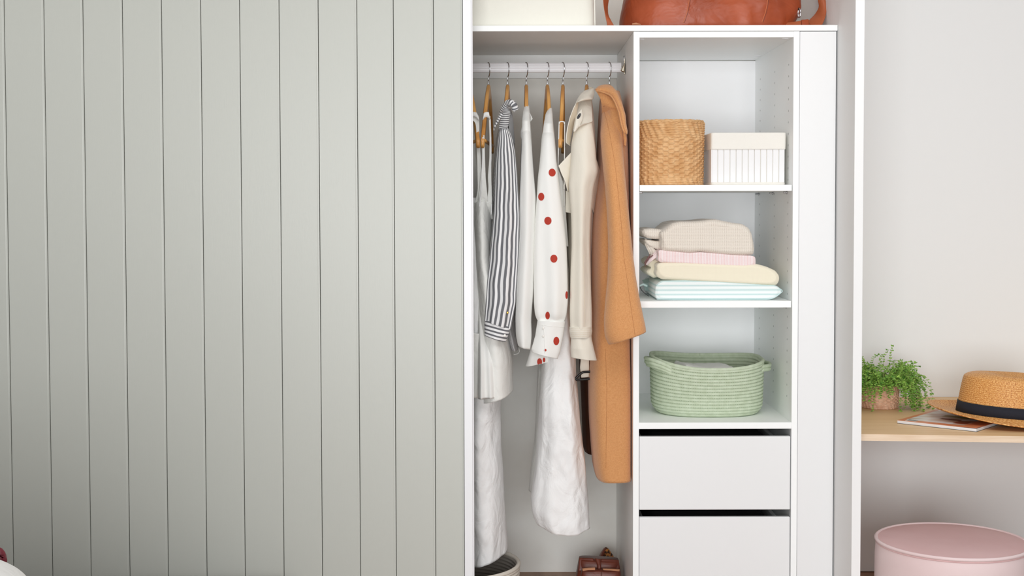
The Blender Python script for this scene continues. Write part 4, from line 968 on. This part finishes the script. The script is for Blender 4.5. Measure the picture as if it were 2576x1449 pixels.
o2, G2 = folded('inner_fold', [(1645, 700), (1632, 692), (1626, 684), (1630, 678), (1640, 674), (1630, 668), (1628, 658), (1640, 650), (1660, 652), (1670, 670), (1668, 695)], YS+.09, .34, M_CREAMK, g, rnd=.012, wr=.001, seed=6, n=120)
base_thing(g)
g = thing('pink_pinstripe_sheet', 'folded pink and white pinstriped cloth in the middle of the stack', 'cloth')
o, G = folded('sheet_fold', [(1660, 660), (1655, 654), (1657, 640), (1656, 630), (1663, 629), (1700, 633), (1735, 636), (1762, 634), (1800, 637), (1840, 641), (1890, 643), (1901, 646), (1902, 658), (1901, 669), (1870, 671), (1800, 668), (1720, 663)], YS+.004, .33, M_PINKS, g, rnd=.008, wr=.001, seed=8)
patch('fringed_end', [(1650, 628, .12), (1641, 640, .11), (1630, 652, .11), (1623, 664, .12)], [(1660, 634, .10), (1652, 648, .10), (1641, 656, .10), (1628, 668, .12)], M_PINKS, g, thick=.005, bulge=.004, wr=.002)
for k in range(7):
    tube('fringe', [P(1640+random.uniform(-8, 8), 642+random.uniform(-4, 6), .10), P(1630+random.uniform(-4, 4), 652+random.uniform(-3, 5), .095), P(1622+random.uniform(-2, 3), 668+random.uniform(-8, 4), .10)], .0008, mat('plum_thread', (120, 84, 84), .9) if k == 0 else MATS['plum_thread'], g, ns=12, n=6)
base_thing(g)
g = thing('beige_knit_throw', 'thick beige waffle knit throw on top of the folded stack', 'blanket')
o, G = folded('knit_fold', [(1668, 633), (1663, 622), (1664, 604), (1660, 590), (1664, 583), (1676, 575), (1692, 562), (1712, 557), (1745, 557), (1770, 555), (1785, 552.5), (1803, 551.5), (1822, 556), (1845, 561), (1870, 564), (1886, 574), (1893, 588), (1897, 608), (1899, 628), (1897, 641), (1870, 643), (1825, 641), (1790, 637), (1762, 634), (1735, 637), (1700, 634)], YS, .33, M_KNIT, g, rnd=.022, wr=.0022, seed=10, n=240)
o2, G2 = folded('rolled_fold', [(1650, 602), (1632, 600), (1620, 594), (1615, 584), (1620, 576), (1640, 574), (1665, 577), (1685, 580), (1685, 600)], YS+.05, .31, M_KNIT, g, rnd=.016, wr=.001, seed=11, n=120)
o3, G3 = folded('under_fold', [(1655, 628), (1636, 622), (1624, 612), (1622, 604), (1632, 603), (1650, 606), (1680, 606), (1680, 628)], YS+.06, .31, M_KNIT, g, rnd=.010, wr=.001, seed=12, n=120)
patch('hanging_edge', [(1622, 600, .13), (1622, 615, .12), (1630, 632, .12), (1636, 645, .13)], [(1630, 603, .12), (1640, 620, .11), (1650, 630, .11), (1645, 645, .12)], M_KNIT, g, thick=.006, wr=.002)
base_thing(g)

# ================================================================== shelf three: green rope basket
def rope_basket(name, label, c, a_, b_, h, coils, m_out, root_label=None, lift=None, flare=0.0, sq=2.4, n=220, per=8, m_in=None, rimm=None, handle=True):
    g = thing(name, label, 'basket')
    ang = np.linspace(PI/2, PI/2+2*PI, n+1); ca, sa = np.cos(ang), np.sin(ang); ex = 2/sq
    cx = np.sign(ca)*np.abs(ca)**ex; sy = np.sign(sa)*np.abs(sa)**ex
    ch = h/coils
    def ring(v, off, k=1.0):
        """ v = height fraction """
        t = v; foot = 1-.10*max(0, 1-t*5)**2 if True else 1
        rx = (a_*(foot + flare*(t-.5)) + off)*k; ry = (b_*(foot + flare*(t-.5)) + off)*k
        z = h*t + (lift(cx, sy)*t**1.5 if lift else 0)
        G = np.zeros((n+1, 3)); G[:, 0] = c[0]+rx*cx; G[:, 1] = c[1]+ry*sy; G[:, 2] = c[2]+z; return G
    rows = []; cr = ch*.5
    for i in range(coils):
        for j in range(per):
            f = j/per; off = cr*(math.sin(PI*f))**.55 - cr*.5
            rows.append(ring((i+f)/coils, off))
    rows.append(ring(1, -cr*.3)); A = np.array(rows); A[..., 2] = np.maximum(A[..., 2], c[2]+.0004)
    bottom = A[:1].copy(); cen = np.array([[[c[0], c[1], c[2]+.0004]]]); 
    A2 = np.concatenate([np.repeat(cen, n+1, 1), A])
    UV = np.zeros(A2.shape[:2]+(2,)); UV[..., 0] = (ang*(a_+b_)/2)[None]; UV[..., 1] = A2[..., 2]
    wall = grid('coiled_wall', A2, m_out, g, UV)
    rows = []
    for i in range(coils):
        for j in range(per):
            f = j/per; off = -cr*(math.sin(PI*f))**.55 - cr*1.2
            rows.append(ring(1-(i+f)/coils*.96, off))
    I = np.array(rows); I = np.concatenate([I, np.repeat(np.array([[[c[0], c[1], c[2]+.006]]]), n+1, 1)])
    grid('inner_wall', I, m_in or m_out, g, flip=True)
    rim = ring(1.0, -cr*.5); rim[:, 2] += cr*.4
    tube('rim', [tuple(v) for v in rim[:-1]] + [tuple(rim[0])], cr*1.15, rimm or m_out, g, n=12, ns=n, smooth_pts=False)
    return g, ring, cr, ang
Yg = .235
zR = PZ(932, .08, 1780) - ZF
lf = lambda cx, sy: .026*np.abs(cx)**2.2*(cx < 0) + .016*np.abs(cx)**2.5*(cx > 0) + .012*np.clip(sy, 0, 1)
gx0 = PX(1637, Yg, 980); gx1 = PX(1916, Yg, 980)
g, ring, cr, ang = rope_basket('green_rope_basket', 'sage green coiled rope basket on the lowest tower shelf', ((gx0+gx1)/2, Yg, ZF), (gx1-gx0)/2-.002, .155, zR, 15, M_GREENR, lift=lf, flare=.03, sq=2.5)
# stitches between the coils: small dark holes on every second coil joint
bm = bmesh.new()
for i in range(1, 15):
    rg = ring(i/15.0, -.0008) ; rg = resamp(rg, 150, False)
    for k in range(0, 149):
        p = rg[k]; q = rg[(k+1) % 150]; d = q-p; d /= np.linalg.norm(d)+1e-9; nrm = np.array([d[1], -d[0], 0])
        if np.dot(nrm, p-np.array([(gx0+gx1)/2, Yg, p[2]])) < 0: nrm = -nrm
        ce = p + nrm*.0016 + np.array([0, 0, .0022]); s = .0013
        vs = [bm.verts.new(ce + d*a*s + np.array([0, 0, b*s*1.2]) + nrm*.0006) for a, b in ((-1, 0), (0, -1), (1, 0), (0, 1))]
        bm.faces.new(vs)
me = bpy.data.meshes.new('stitches'); bm.to_mesh(me); bm.free(); tag(link('stitches', me, M_GREENS, g), kind='stuff')
zr = ZF+zR
hl = [P(1722, 938, .135), P(1698, 930, .110), P(1668, 915, .12), P(1640, 905, .15), P(1625, 902, .20), P(1624, 900, .26), P(1640, 902, .33), P(1665, 903, .375), P(1690, 903, .385)]
hn = tube('handle', hl, .0062, M_GREENR, g, n=12, ns=50)
tube('handle_coil', [p+Vector((.0015, 0, -.0105)) for p in hl], .0062, M_GREENR, hn, n=12, ns=50)
tube('handle_coil', [p+Vector((.006, 0, -.0200)) for p in hl], .0058, M_GREENR, hn, n=12, ns=50)
hr = [P(1860, 940, .10), P(1886, 934, .125), P(1904, 925, .15), P(1918, 922, .16), P(1936, 920, .19), P(1936, 914, .25), P(1915, 909, .31), P(1888, 906, .345), P(1870, 901, .375)]
hn = tube('handle', hr, .0060, M_GREENR, g, n=12, ns=60)
tube('handle_coil', [p+Vector((-.001, 0, -.0105)) for p in hr], .0060, M_GREENR, hn, n=12, ns=60)
tube('tag_thread', [P(1921, 935, .17), P(1916, 945, .17), P(1919, 956, .17)], .0003, M_BTN, g, ns=10, n=5)
base_thing(g)
# white cloth in the basket
n = 50; u = np.linspace(0, 1, n); X, Y = np.meshgrid(u, u); G = np.zeros((n, n, 3))
cx_ = (gx0+gx1)/2
G[..., 0] = PX(1700, .16, 930) + X*(PX(1862, .16, 930)-PX(1700, .16, 930)) + .01*np.sin(Y*5); G[..., 1] = .115 + Y*.19
prof = np.interp(X, [0, .08, .25, .4, .7, .85, 1], [.012, .016, .005, .001, .003, .004, -.012])
G[..., 2] = PZ(928, .16, 1780) + prof + .0035*turb(G[..., 0], G[..., 1], 3, 2.5) - .05*np.clip(.12-np.minimum(np.minimum(X, 1-X), np.minimum(Y, 1-Y)), 0, 1)/.12
G2 = np.concatenate([G, (G[::-1]*1.0 - np.array([0, 0, .012]))])
o = grid('white_folded_cloth', G2, M_SHEET); tag(o, 'crumpled white cloth lying inside the green rope basket', 'cloth')

# ================================================================== floor of the hanging bay
Yk = .138
g, ring, cr2, ang = rope_basket('grey_rope_basket', 'grey and ivory coiled rope basket on the floor below the linen dress', (PX(1307, Yk, 1425)-.201, Yk+.02, 0.0), .196, .196, .158, 14, M_IVORYR, sq=2.0, m_in=M_GREYR, rimm=M_IVORYR, flare=.05,
   lift=None)
base_thing(g)

g = thing('brown_leather_handbag', 'small chestnut leather handbag with open compartments on the bay floor', 'bag')
def bagpart(name, rows, mt, **k):
    A, UV = loft(rows, **k); A[..., 2] = np.maximum(A[..., 2], .001); return grid(name, A, mt, g, UV), A
bagpart('rear_compartment', [(1457, 1403, 1556, 1408, .34, .035), (1455, 1412, 1557, 1414, .34, .04), (1450, 1440, 1558, 1440, .34, .045), (1445, 1500, 1558, 1500, .34, .05), (1446, 1514, 1556, 1514, .34, .05)], M_DKLEATH, sq=4, n=90, m=40, hem=True, wr=.001, seed=5)
bagpart('front_pocket', [(1464, 1432, 1560, 1434, .27, .02), (1462, 1440, 1561, 1441, .27, .024), (1458, 1480, 1560, 1480, .27, .03), (1456, 1524, 1558, 1524, .27, .03)], M_DKLEATH, sq=4, n=90, m=40, hem=True, wr=.001, seed=6)
patch('rear_wall', [(1457, 1403, .32), (1492, 1404.5, .315)], [(1455, 1436, .305), (1500, 1436, .30)], M_DKLEATH, g, thick=.006, nv=14)
patch('rear_wall', [(1512, 1406, .315), (1556, 1408, .32)], [(1508, 1436, .30), (1560, 1434, .305)], M_DKLEATH, g, thick=.006, nv=14)
patch('centre_strap', [(1497, 1404, .30), (1502, 1420, .29), (1503, 1438, .285)], [(1511, 1406, .30), (1512, 1420, .29), (1512, 1438, .285)], M_DKLEATH, g, thick=.005, bulge=.004)
patch('pocket_lip', [(1464.5, 1430, .245), (1480, 1428, .24), (1497, 1427.5, .245)], [(1466, 1436, .24), (1480, 1434, .235), (1497, 1434, .24)], M_TANEDGE, g, thick=.006, nv=20)
patch('pocket_lip', [(1516, 1430, .245), (1540, 1430.5, .24), (1559, 1432, .245)], [(1518, 1434, .24), (1540, 1435, .235), (1558, 1437, .24)], M_TANEDGE, g, thick=.006, nv=20)
tube('pocket_seam', [P(1513, 1438, .236), P(1513, 1460, .235), P(1512, 1500, .235)], .0009, M_DKBROWN, g, ns=10, n=6)
base_thing(g)
g = thing('leopard_print_shoe', 'leopard print pointed shoe standing behind the chestnut handbag', 'shoe')
A, UV = loft([(1523, 1377, 1526, 1377, .52, .003), (1518, 1380, 1531, 1380, .52, .009), (1513, 1388, 1536, 1388, .52, .014), (1508, 1398, 1543, 1398, .51, .020), (1505, 1410, 1547, 1410, .50, .024), (1501, 1440, 1550, 1440, .49, .028), (1503, 1478, 1548, 1478, .48, .028)], n=70, m=50, seed=3, hem=False)
A[..., 2] = np.maximum(A[..., 2], .001); grid('upper', A, M_LEO, g, UV)
A, UV = loft([(1519, 1379, 1525, 1379, .515, .008), (1512, 1389, 1521, 1389, .512, .014), (1505, 1402, 1518, 1402, .505, .020), (1499, 1420, 1516, 1420, .495, .026), (1497, 1476, 1512, 1476, .48, .028)], n=40, m=40, seed=3, hem=False)
A[..., 2] = np.maximum(A[..., 2], .001); grid('sole', A, M_DKLEATH, g, UV)
base_thing(g)

# ================================================================== nook: desk, plant, magazine, hat, pouf
YDF0 = -.122; YDF1 = -.165; XD0 = XR1; XD1 = 3.1
ZD = CAMZ - (1003-519)/F*(D-.012-CAMY); ZD0 = ZD-.019
g = thing('oak_desk_shelf', 'light oak wall desk with pale edge, right of the white wall end', 'desk')
xq = PX(2576, -.15, 1100); sl_ = (YDF1-YDF0)/(xq-XD0); yf = lambda x: YDF0 + sl_*(x-XD0)
V = [(XD0, yf(XD0), ZD0), (XD1, yf(XD1), ZD0), (XD1, D-.013, ZD0), (XD0, D-.013, ZD0), (XD0, yf(XD0), ZD), (XD1, yf(XD1), ZD), (XD1, D-.013, ZD), (XD0, D-.013, ZD)]
raw('desk_top', V, [(3, 2, 1, 0), (4, 5, 6, 7), (0, 1, 5, 4), (1, 2, 6, 5), (2, 3, 7, 6), (3, 0, 4, 7)], M_OAK, g)
V = [(XD0, yf(XD0)-.0012, ZD0), (XD1, yf(XD1)-.0012, ZD0), (XD1, yf(XD1), ZD0), (XD0, yf(XD0), ZD0), (XD0, yf(XD0)-.0012, ZD-.0003), (XD1, yf(XD1)-.0012, ZD-.0003), (XD1, yf(XD1), ZD-.0003), (XD0, yf(XD0), ZD-.0003)]
raw('edge_band', V, [(3, 2, 1, 0), (4, 5, 6, 7), (0, 1, 5, 4), (1, 2, 6, 5), (2, 3, 7, 6), (3, 0, 4, 7)], M_OAKE, g)
base_thing(g)
def Ydesk(py, dz=0): return CAMY + (CAMZ-ZD-dz)*F/(py-519)       # depth of a point on the desk seen at row py

# plant
Yp = Ydesk(1036)+.065; cp = Vector((PX(2212, Yp, 1000), Yp, ZD))
g = thing('potted_thyme', 'trailing green thyme in a pinkish woven pot on the oak desk', 'plant')
rP = PX(2259, Yp, 1000)-cp.x-.002; hP = PZ(962, Yp, 2212)-ZD
pot, PA = woven('woven_pot', (cp.x, cp.y, ZD), rP, hP, 15, 17, M_RATTAN2, g, amp=.0030, bulgef=.03, n=260, seed=4)
revolve('soil', [(rP-.006, hP-.012), (rP*.5, hP-.008), (0, hP-.006)], (cp.x, cp.y, ZD), M_SOIL, g, n=40)
rs = np.random.RandomState(11)
SV, SF, LV, LF = [], [], [], []
xlim = XR1 + .004
def leaf(p, d, s):
    d = d.normalized(); up = Vector((rs.uniform(-.5, .5), rs.uniform(-.9, .1), 1)).normalized(); sd = d.cross(up).normalized()*s*.42; b = len(LV)
    nrm = sd.cross(d).normalized()*s*.10
    LV.extend([p, p+d*s*.45+sd-nrm, p+d*s, p+d*s*.45-sd-nrm, p+d*s*.5+nrm]); LF.extend([(b, b+1, b+4), (b+1, b+2, b+4), (b+2, b+3, b+4), (b+3, b, b+4)])
def stem(base, pts_, r):
    n_ = len(pts_); b = len(SV)
    for i, p in enumerate(pts_):
        t = (pts_[min(i+1, n_-1)]-pts_[max(0, i-1)]).normalized(); s1 = t.cross(Vector((0.1, 1, .2))).normalized(); s2 = t.cross(s1)
        for k in range(3): SV.append(p + (s1*math.cos(2.094*k)+s2*math.sin(2.094*k))*r*(1-.5*i/n_))
    for i in range(n_-1):
        for k in range(3): SF.append((b+3*i+k, b+3*i+(k+1) % 3, b+3*(i+1)+(k+1) % 3, b+3*(i+1)+k))
def sprig(a, out, upv, L_, droop, seedless=False):
    p = cp + Vector((math.cos(a)*rP*.7*rs.uniform(0, 1), math.sin(a)*rP*.7*rs.uniform(0, 1), hP-.008)); v = Vector((math.cos(a)*out, math.sin(a)*out, upv)).normalized()
    pts_ = [p.copy()]; n_ = 14; st_ = L_/n_
    for i in range(n_):
        v = (v + Vector((rs.normal(0, .10), rs.normal(0, .10), -droop*(i/n_)))).normalized(); q = p + v*st_
        # stay outside the pot and on this side of the wall end
        rad = math.hypot(q.x-cp.x, q.y-cp.y)
        if q.z < ZD+hP and rad < rP+.006: 
            k = (rP+.006)/max(rad, 1e-4); q.x = cp.x+(q.x-cp.x)*k; q.y = cp.y+(q.y-cp.y)*k
        if q.x < xlim: q.x = xlim + abs(q.x-xlim)*.3
        if q.z < ZD+.004: q.z = ZD+.004
        pts_.append(q.copy()); p = q
    stem(None, pts_, .00075)
    for i in range(3, n_+1):
        if i < 6 and rs.rand() < .4: continue
        q = pts_[i]; t = (pts_[i]-pts_[i-1]).normalized()
        for s_ in range(3 if i < n_ else 5):
            aa = rs.uniform(0, 6.28); dd = (t*.5 + Vector((math.cos(aa), math.sin(aa), rs.uniform(-.3, .7)))).normalized()
            leaf(q, dd, rs.uniform(.0052, .0098))
for k in range(330):
    a = rs.uniform(0, 2*PI); o_ = rs.uniform(.2, 1.1)
    sprig(a, o_, rs.uniform(.7, 1.3), rs.uniform(.055, .115), rs.uniform(.15, .75))
for k in range(46):
    a = rs.uniform(-PI*.30, PI*.15) if k % 3 else rs.uniform(-PI*.95, -PI*.66); sprig(a, rs.uniform(.9, 1.4), rs.uniform(.4, .9), rs.uniform(.08, .15), rs.uniform(.7, 1.2))
for k in range(9):
    a = rs.uniform(-PI*.35, .2); sprig(a, 1.3, rs.uniform(.5, .9), rs.uniform(.14, .185), rs.uniform(.55, 1.0))
sprig(.2, .15, 1.6, .135, 0.05); sprig(-1, .2, 1.6, .125, 0.05)
o = raw('stems', SV, SF, M_STEM, g, True); tag(o, kind='stuff')
o = raw('leaves', LV, LF, M_PLANT, g, False); tag(o, kind='stuff')
base_thing(g)

# magazine
g = thing('magazine', 'home magazine lying on the oak desk, partly under the straw hat', 'magazine')
def D_(px, py, dz=0.0):      # point on the plane dz above the desk
    Yq = Ydesk(py, dz); return Vector(((px-W/2)*(Yq-CAMY)/F, Yq, ZD+dz))
tM = .0105
c00 = D_(2262, 1061, tM); c10 = D_(2462, 1083, tM); c01 = D_(2322, 1020, tM)
ex_ = (c10-c00); ey_ = (c01-c00); ey_ = ey_ - ex_*(ey_.dot(ex_)/ex_.dot(ex_)); 
wid = ex_.length; ex_.normalize(); ey_ = Vector((-ex_.y, ex_.x, 0)); lenM = wid*1.28
def mg(u, v, z): return (c00 + ex_*u*wid + ey_*v*lenM)*1.0 + Vector((0, 0, z-tM))
def slab(name, u0, u1, v0, v1, z0, z1, m, parent, curl=0.0, n=16):
    V = []; Fc = []
    for z in (z0, z1):
        for j in range(n+1):
            for i in range(n+1):
                u = u0+(u1-u0)*i/n; v = v0+(v1-v0)*j/n
                V.append(mg(u, v, z + (curl*max(0, (u-.55)/.45)**2*max(0, 1-v*3) if curl else 0)))
    N1 = (n+1)**2; ix = lambda i, j, k: k*N1+j*(n+1)+i
    for j in range(n):
        for i in range(n):
            Fc.append((ix(i, j, 0), ix(i, j+1, 0), ix(i+1, j+1, 0), ix(i+1, j, 0))); Fc.append((ix(i, j, 1), ix(i+1, j, 1), ix(i+1, j+1, 1), ix(i, j+1, 1)))
    for i in range(n):
        Fc.append((ix(i, 0, 0), ix(i+1, 0, 0), ix(i+1, 0, 1), ix(i, 0, 1))); Fc.append((ix(i+1, n, 0), ix(i, n, 0), ix(i, n, 1), ix(i+1, n, 1)))
        Fc.append((ix(0, i+1, 0), ix(0, i, 0), ix(0, i, 1), ix(0, i+1, 1))); Fc.append((ix(n, i, 0), ix(n, i+1, 0), ix(n, i+1, 1), ix(n, i, 1)))
    return raw(name, V, Fc, m, parent)
slab('back_cover', -.003, 1.004, -.004, 1, .0003, .001, M_BLACK, g)
slab('pages', 0, 1, 0, .998, .001, .0088, M_PAPER, g)
cov = slab('cover', -.002, 1.0, .004, .998, .0089, .0097, mat('cover_terracotta', (214, 128, 84), .35), g, curl=.003)
def flat(name, u0, u1, v0, v1, m, lev=1, curl=.003):
    return slab(name, u0, u1, v0, v1, .0097+.00005, .0097+.00012*lev+.00005, m, cov, curl=curl, n=12)
def photo_mat():
    m = mat('cover_photo', (200, 196, 190), .3); N, L, b = nodes_of(m)
    tc = N.new('ShaderNodeTexCoord'); mp = N.new('ShaderNodeMapping'); mp.inputs['Scale'].default_value = (7, 22, 1); mp.inputs['Rotation'].default_value = (0, 0, .1)
    L.new(tc.outputs['Object'], mp.inputs[0]); n_ = N.new('ShaderNodeTexNoise'); n_.inputs['Scale'].default_value = 1.3; n_.inputs['Detail'].default_value = 1
    L.new(mp.outputs[0], n_.inputs['Vector']); r = N.new('ShaderNodeValToRGB')
    r.color_ramp.elements[0].position = .30; r.color_ramp.elements[0].color = srgb(168, 112, 84)
    r.color_ramp.elements[1].position = .58; r.color_ramp.elements[1].color = srgb(226, 226, 226)
    e = r.color_ramp.elements.new(.42); e.color = srgb(206, 186, 170)
    L.new(n_.outputs[0], r.inputs[0]); L.new(r.outputs[0], b.inputs['Base Color']); return m
flat('cover_photo', .06, .80, .10, .97, photo_mat(), 1)
flat('photo_sofa', .30, .66, .50, .60, mat('photo_olive', (150, 140, 60), .35), 2)
flat('photo_table', .36, .62, .32, .40, mat('photo_rust', (112, 52, 34), .35), 2)
flat('photo_chair', .62, .78, .16, .34, mat('photo_brown', (146, 74, 50), .35), 2)
flat('barcode', .08, .22, .03, .12, mat('photo_white', (238, 236, 232), .35), 2)
for k in range(12): flat('barcode_bar', .09+k*.0105, .094+k*.0105+.002*(k % 3), .045, .11, M_BLACK, 3)
M_DOTINK = mat('photo_ink', (96, 88, 82), .4)
for r_ in range(2):
    for k in range(9): flat('title_lettering', .30+k*.026, .316+k*.026, .88-r_*.05, .905-r_*.05, M_DOTINK, 3)
base_thing(g)

# straw hat
g = thing('straw_hat', 'wide brimmed straw hat with navy ribbon resting on the magazine', 'hat')
Yh = .115
hc = Vector((PX(2548, Yh, 1020), Yh, ZD+.016))
n = 260
def hat():
    a = np.linspace(PI/2, PI/2+2*PI, n+1); ca, sa = np.cos(a), np.sin(a)
    rc = (PX(2548, Yh, 1020)-PX(2411, Yh, 1020)); s = 1000
    hcr = .128; rows = []; kinds = []
    ax, ay = 1.0, .86
    rt = .90
    # crown from the top centre out, then down the side, then the brim
    for i, k in enumerate(np.linspace(0, 1, 110)):
        r_ = rc*rt*k; z = hcr - .006 - .022*np.exp(-((k-.0)/.45)**2) + .004*math.sin(PI*min(1, k*1.0))
        z = z - .012*np.maximum(0, k-.82)**2/.0324*.6
        zz = z + .010*(np.abs(ca)**2)*(1-k)*1 - .010*np.exp(-((a-(1.5*PI+.65))/.35)**2)*k*k*1.2
        rows.append((np.full(n+1, r_), zz*np.ones(n+1)))
    for t in np.linspace(0, 1, 150)[1:]:
        r_ = rc*(rt + (1-rt)*t**.7); z = (hcr-.015)*(1-t); dent = .024*np.exp(-((a-(1.5*PI+.60))/.30)**2)*(1-t)**1.1
        rows.append((r_ - dent, z + np.zeros(n+1)))
    rb = rc + .088
    for t in np.linspace(0, 1, 110)[1:]:
        r_ = rc + (rb-rc)*t
        # brim dips at the front and rises at the left and the back
        z = -.002 - .004*math.sin(PI*t) + t*t*(.016*np.clip(-ca, 0, 1)**2 + .010*np.clip(sa, 0, 1) - .012*np.clip(-sa, 0, 1)**1.5) + .006
        rows.append((np.full(n+1, r_), z*np.ones(n+1)))
    A = np.zeros((len(rows), n+1, 3)); UV = np.zeros((len(rows), n+1, 2)); s_ = 0
    for i, (r_, z) in enumerate(rows):
        if i: s_ += float(np.mean(np.hypot(r_-rows[i-1][0], z-rows[i-1][1])))
        rid = .0013*abs(math.sin(s_*PI/.0062))
        side = 110 <= i < 259
        A[i, :, 0] = hc.x + (r_+(rid if side else 0))*ca*ax; A[i, :, 1] = hc.y + (r_+(rid if side else 0))*sa*ay; A[i, :, 2] = hc.z + z + (0 if side else rid)
        UV[i, :, 0] = a*rc; UV[i, :, 1] = s_
    A[:, -1] = A[:, 0]
    return A, UV, rc, ax, ay
A, UV, rc, ax, ay = hat()
tilt = Matrix.Rotation(math.radians(3.2), 3, 'Y') @ Matrix.Rotation(math.radians(-1.0), 3, 'X')
def tl(A):
    B = A - np.array(hc); return B @ np.array(tilt).T + np.array(hc)
A = tl(A)
low = A[..., 2].min(); liftz = 0
crown = grid('crown', A[:259], M_STRAW, g, UV[:259]); 
Br = A[258:]; Bb = Br[::-1] - np.array([0, 0, .0026]); 
grid('brim', np.concatenate([Br, Bb]), M_STRAW, g, np.concatenate([UV[258:], UV[258:][::-1]]))
a = np.linspace(PI/2, PI/2+2*PI, 121); bn = []
for z, o_ in ((.004, .0012), (.004, .0034), (.020, .0032), (.036, .0028), (.036, .001)):
    t = 1-z/.113; r_ = rc*(.90+.10*t**.7)+o_; row = np.zeros((121, 3)); row[:, 0] = hc.x+r_*np.cos(a)*ax; row[:, 1] = hc.y+r_*np.sin(a)*ay; row[:, 2] = hc.z+z+.001; bn.append(row)
grid('ribbon', tl(np.array(bn)), M_BAND, g)
base_thing(g)

# pouf
hp_ = .86*1.1; zp = CAMZ - hp_
yb_ = CAMY + F*hp_/803.0; xb_ = 1.308*hp_
rp = .221*hp_; cxp = xb_+.008; cyp = yb_ - rp
g = thing('pink_velvet_pouf', 'round dusty pink velvet pouf under the oak desk', 'pouf')
prof = [(0, .006)] + [(rp*k, .006*(1-k**6)) for k in np.linspace(.1, .985, 24)]
revolve('seat_top', prof, (cxp, cyp, zp-.004), M_PINKV, g, n=120)
tube('piping', [(cxp+rp*.995*math.cos(t), cyp+rp*.995*math.sin(t), zp-.005) for t in np.linspace(0, 2*PI, 160)], .0050, M_PINKV2, g, n=10, ns=160, smooth_pts=False)
tube('piping_seam', [(cxp+rp*.999*math.cos(t), cyp+rp*.999*math.sin(t), zp-.0115) for t in np.linspace(0, 2*PI, 160)], .0022, M_PINKV, g, n=8, ns=160, smooth_pts=False)
revolve('side', [(rp*.985, -.004), (rp*1.0, -.012), (rp*1.012, -.05), (rp*1.015, -.12), (rp*1.0, -zp+.03), (rp*.985, -zp+.002), (0, -zp+.002)], (cxp, cyp, zp), M_PINKV2, g, n=120)
base_thing(g)

# ================================================================== pillow and red flower at the lower left, with an added unseen bed
Yq = -1.75
g = thing('bed', 'low dark platform bed with white mattress beyond the lower left corner', 'bed')
z_m = .45
box('bed_base', -2.2, -.62, -3.4, -.30, .02, .21, mat('bed_base_oak', (92, 70, 52), .6), g, bev=.01)  # unseen dark base, carried close to the door to shade its foot
box('headboard', -2.2, -.95, -3.46, -3.41, .02, .95, MATS['bed_base_oak'], g, bev=.01)  # unseen board added to throw soft shade on the door's lower left
softbox('mattress', -2.15, -.80, -3.35, -1.35, .21, z_m, M_SHEET, g, .04, .002, 3, sq=12)
base_thing(g)
p0 = P(0, 1423, Yq); p1 = P(50, 1449, Yq)
def pillow(cx, cy, z0, hx, hy, hz, m, parent):
    n_ = 80; u = np.linspace(0, PI, 40); a = np.linspace(0, 2*PI, n_+1); A = np.zeros((40, n_+1, 3))
    for i, t in enumerate(u):
        r_ = math.sin(t)**.7; ex = 2/3.2
        A[i, :, 0] = cx+hx*r_*np.sign(np.cos(a))*np.abs(np.cos(a))**ex; A[i, :, 1] = cy+hy*r_*np.sign(np.sin(a))*np.abs(np.sin(a))**ex; A[i, :, 2] = z0+hz+hz*math.cos(t)
    A += .003*turb(A[..., 0], A[..., 1], 4)[..., None]
    return grid('pillow', A, m, parent)
zt_ = p0.z
o = pillow(p0.x-.165, Yq, z_m-.005, .19, .22, (zt_+.006-z_m)/2, M_SHEET, None); tag(o, 'plump white pillow in the bottom left corner', 'pillow')
g = thing('red_flower', 'dark crimson flower at the left edge, propped behind the white pillow', 'flower')
fc = P(-9, 1408, Yq+.30)
fr = .024
for k in range(26):
    a0 = rs.uniform(0, 2*PI); e0 = rs.uniform(-.9, 1.3); d = Vector((math.cos(a0)*math.cos(e0), math.sin(a0)*math.cos(e0), math.sin(e0))); 
    t1 = d.cross(Vector((.3, .2, 1))).normalized(); t2 = d.cross(t1); V = []; Fc = []
    nn_ = 7; rr = fr*rs.uniform(.55, 1.0)
    for i in range(nn_):
        for j in range(nn_):
            x = (i/(nn_-1)-.5)*2; y = (j/(nn_-1)-.5)*2; q = max(abs(x), abs(y)); ln_ = math.hypot(x, y)+1e-9; x, y = x*q/ln_, y*q/ln_
            V.append(fc + d*(rr*(1-.45*(x*x+y*y))) + t1*x*rr*.55 + t2*y*rr*.6)
    for i in range(nn_-1):
        for j in range(nn_-1): Fc.append((i*nn_+j, i*nn_+j+1, (i+1)*nn_+j+1, (i+1)*nn_+j))
    raw('petal', V, Fc, M_CRIMSON, g, True)
tube('flower_stem', [fc, fc+Vector((-.03, -.01, -.07)), Vector((fc.x-.10, fc.y-.02, z_m+.004))], .0025, M_STEM, g, ns=16, n=8)
base_thing(g)
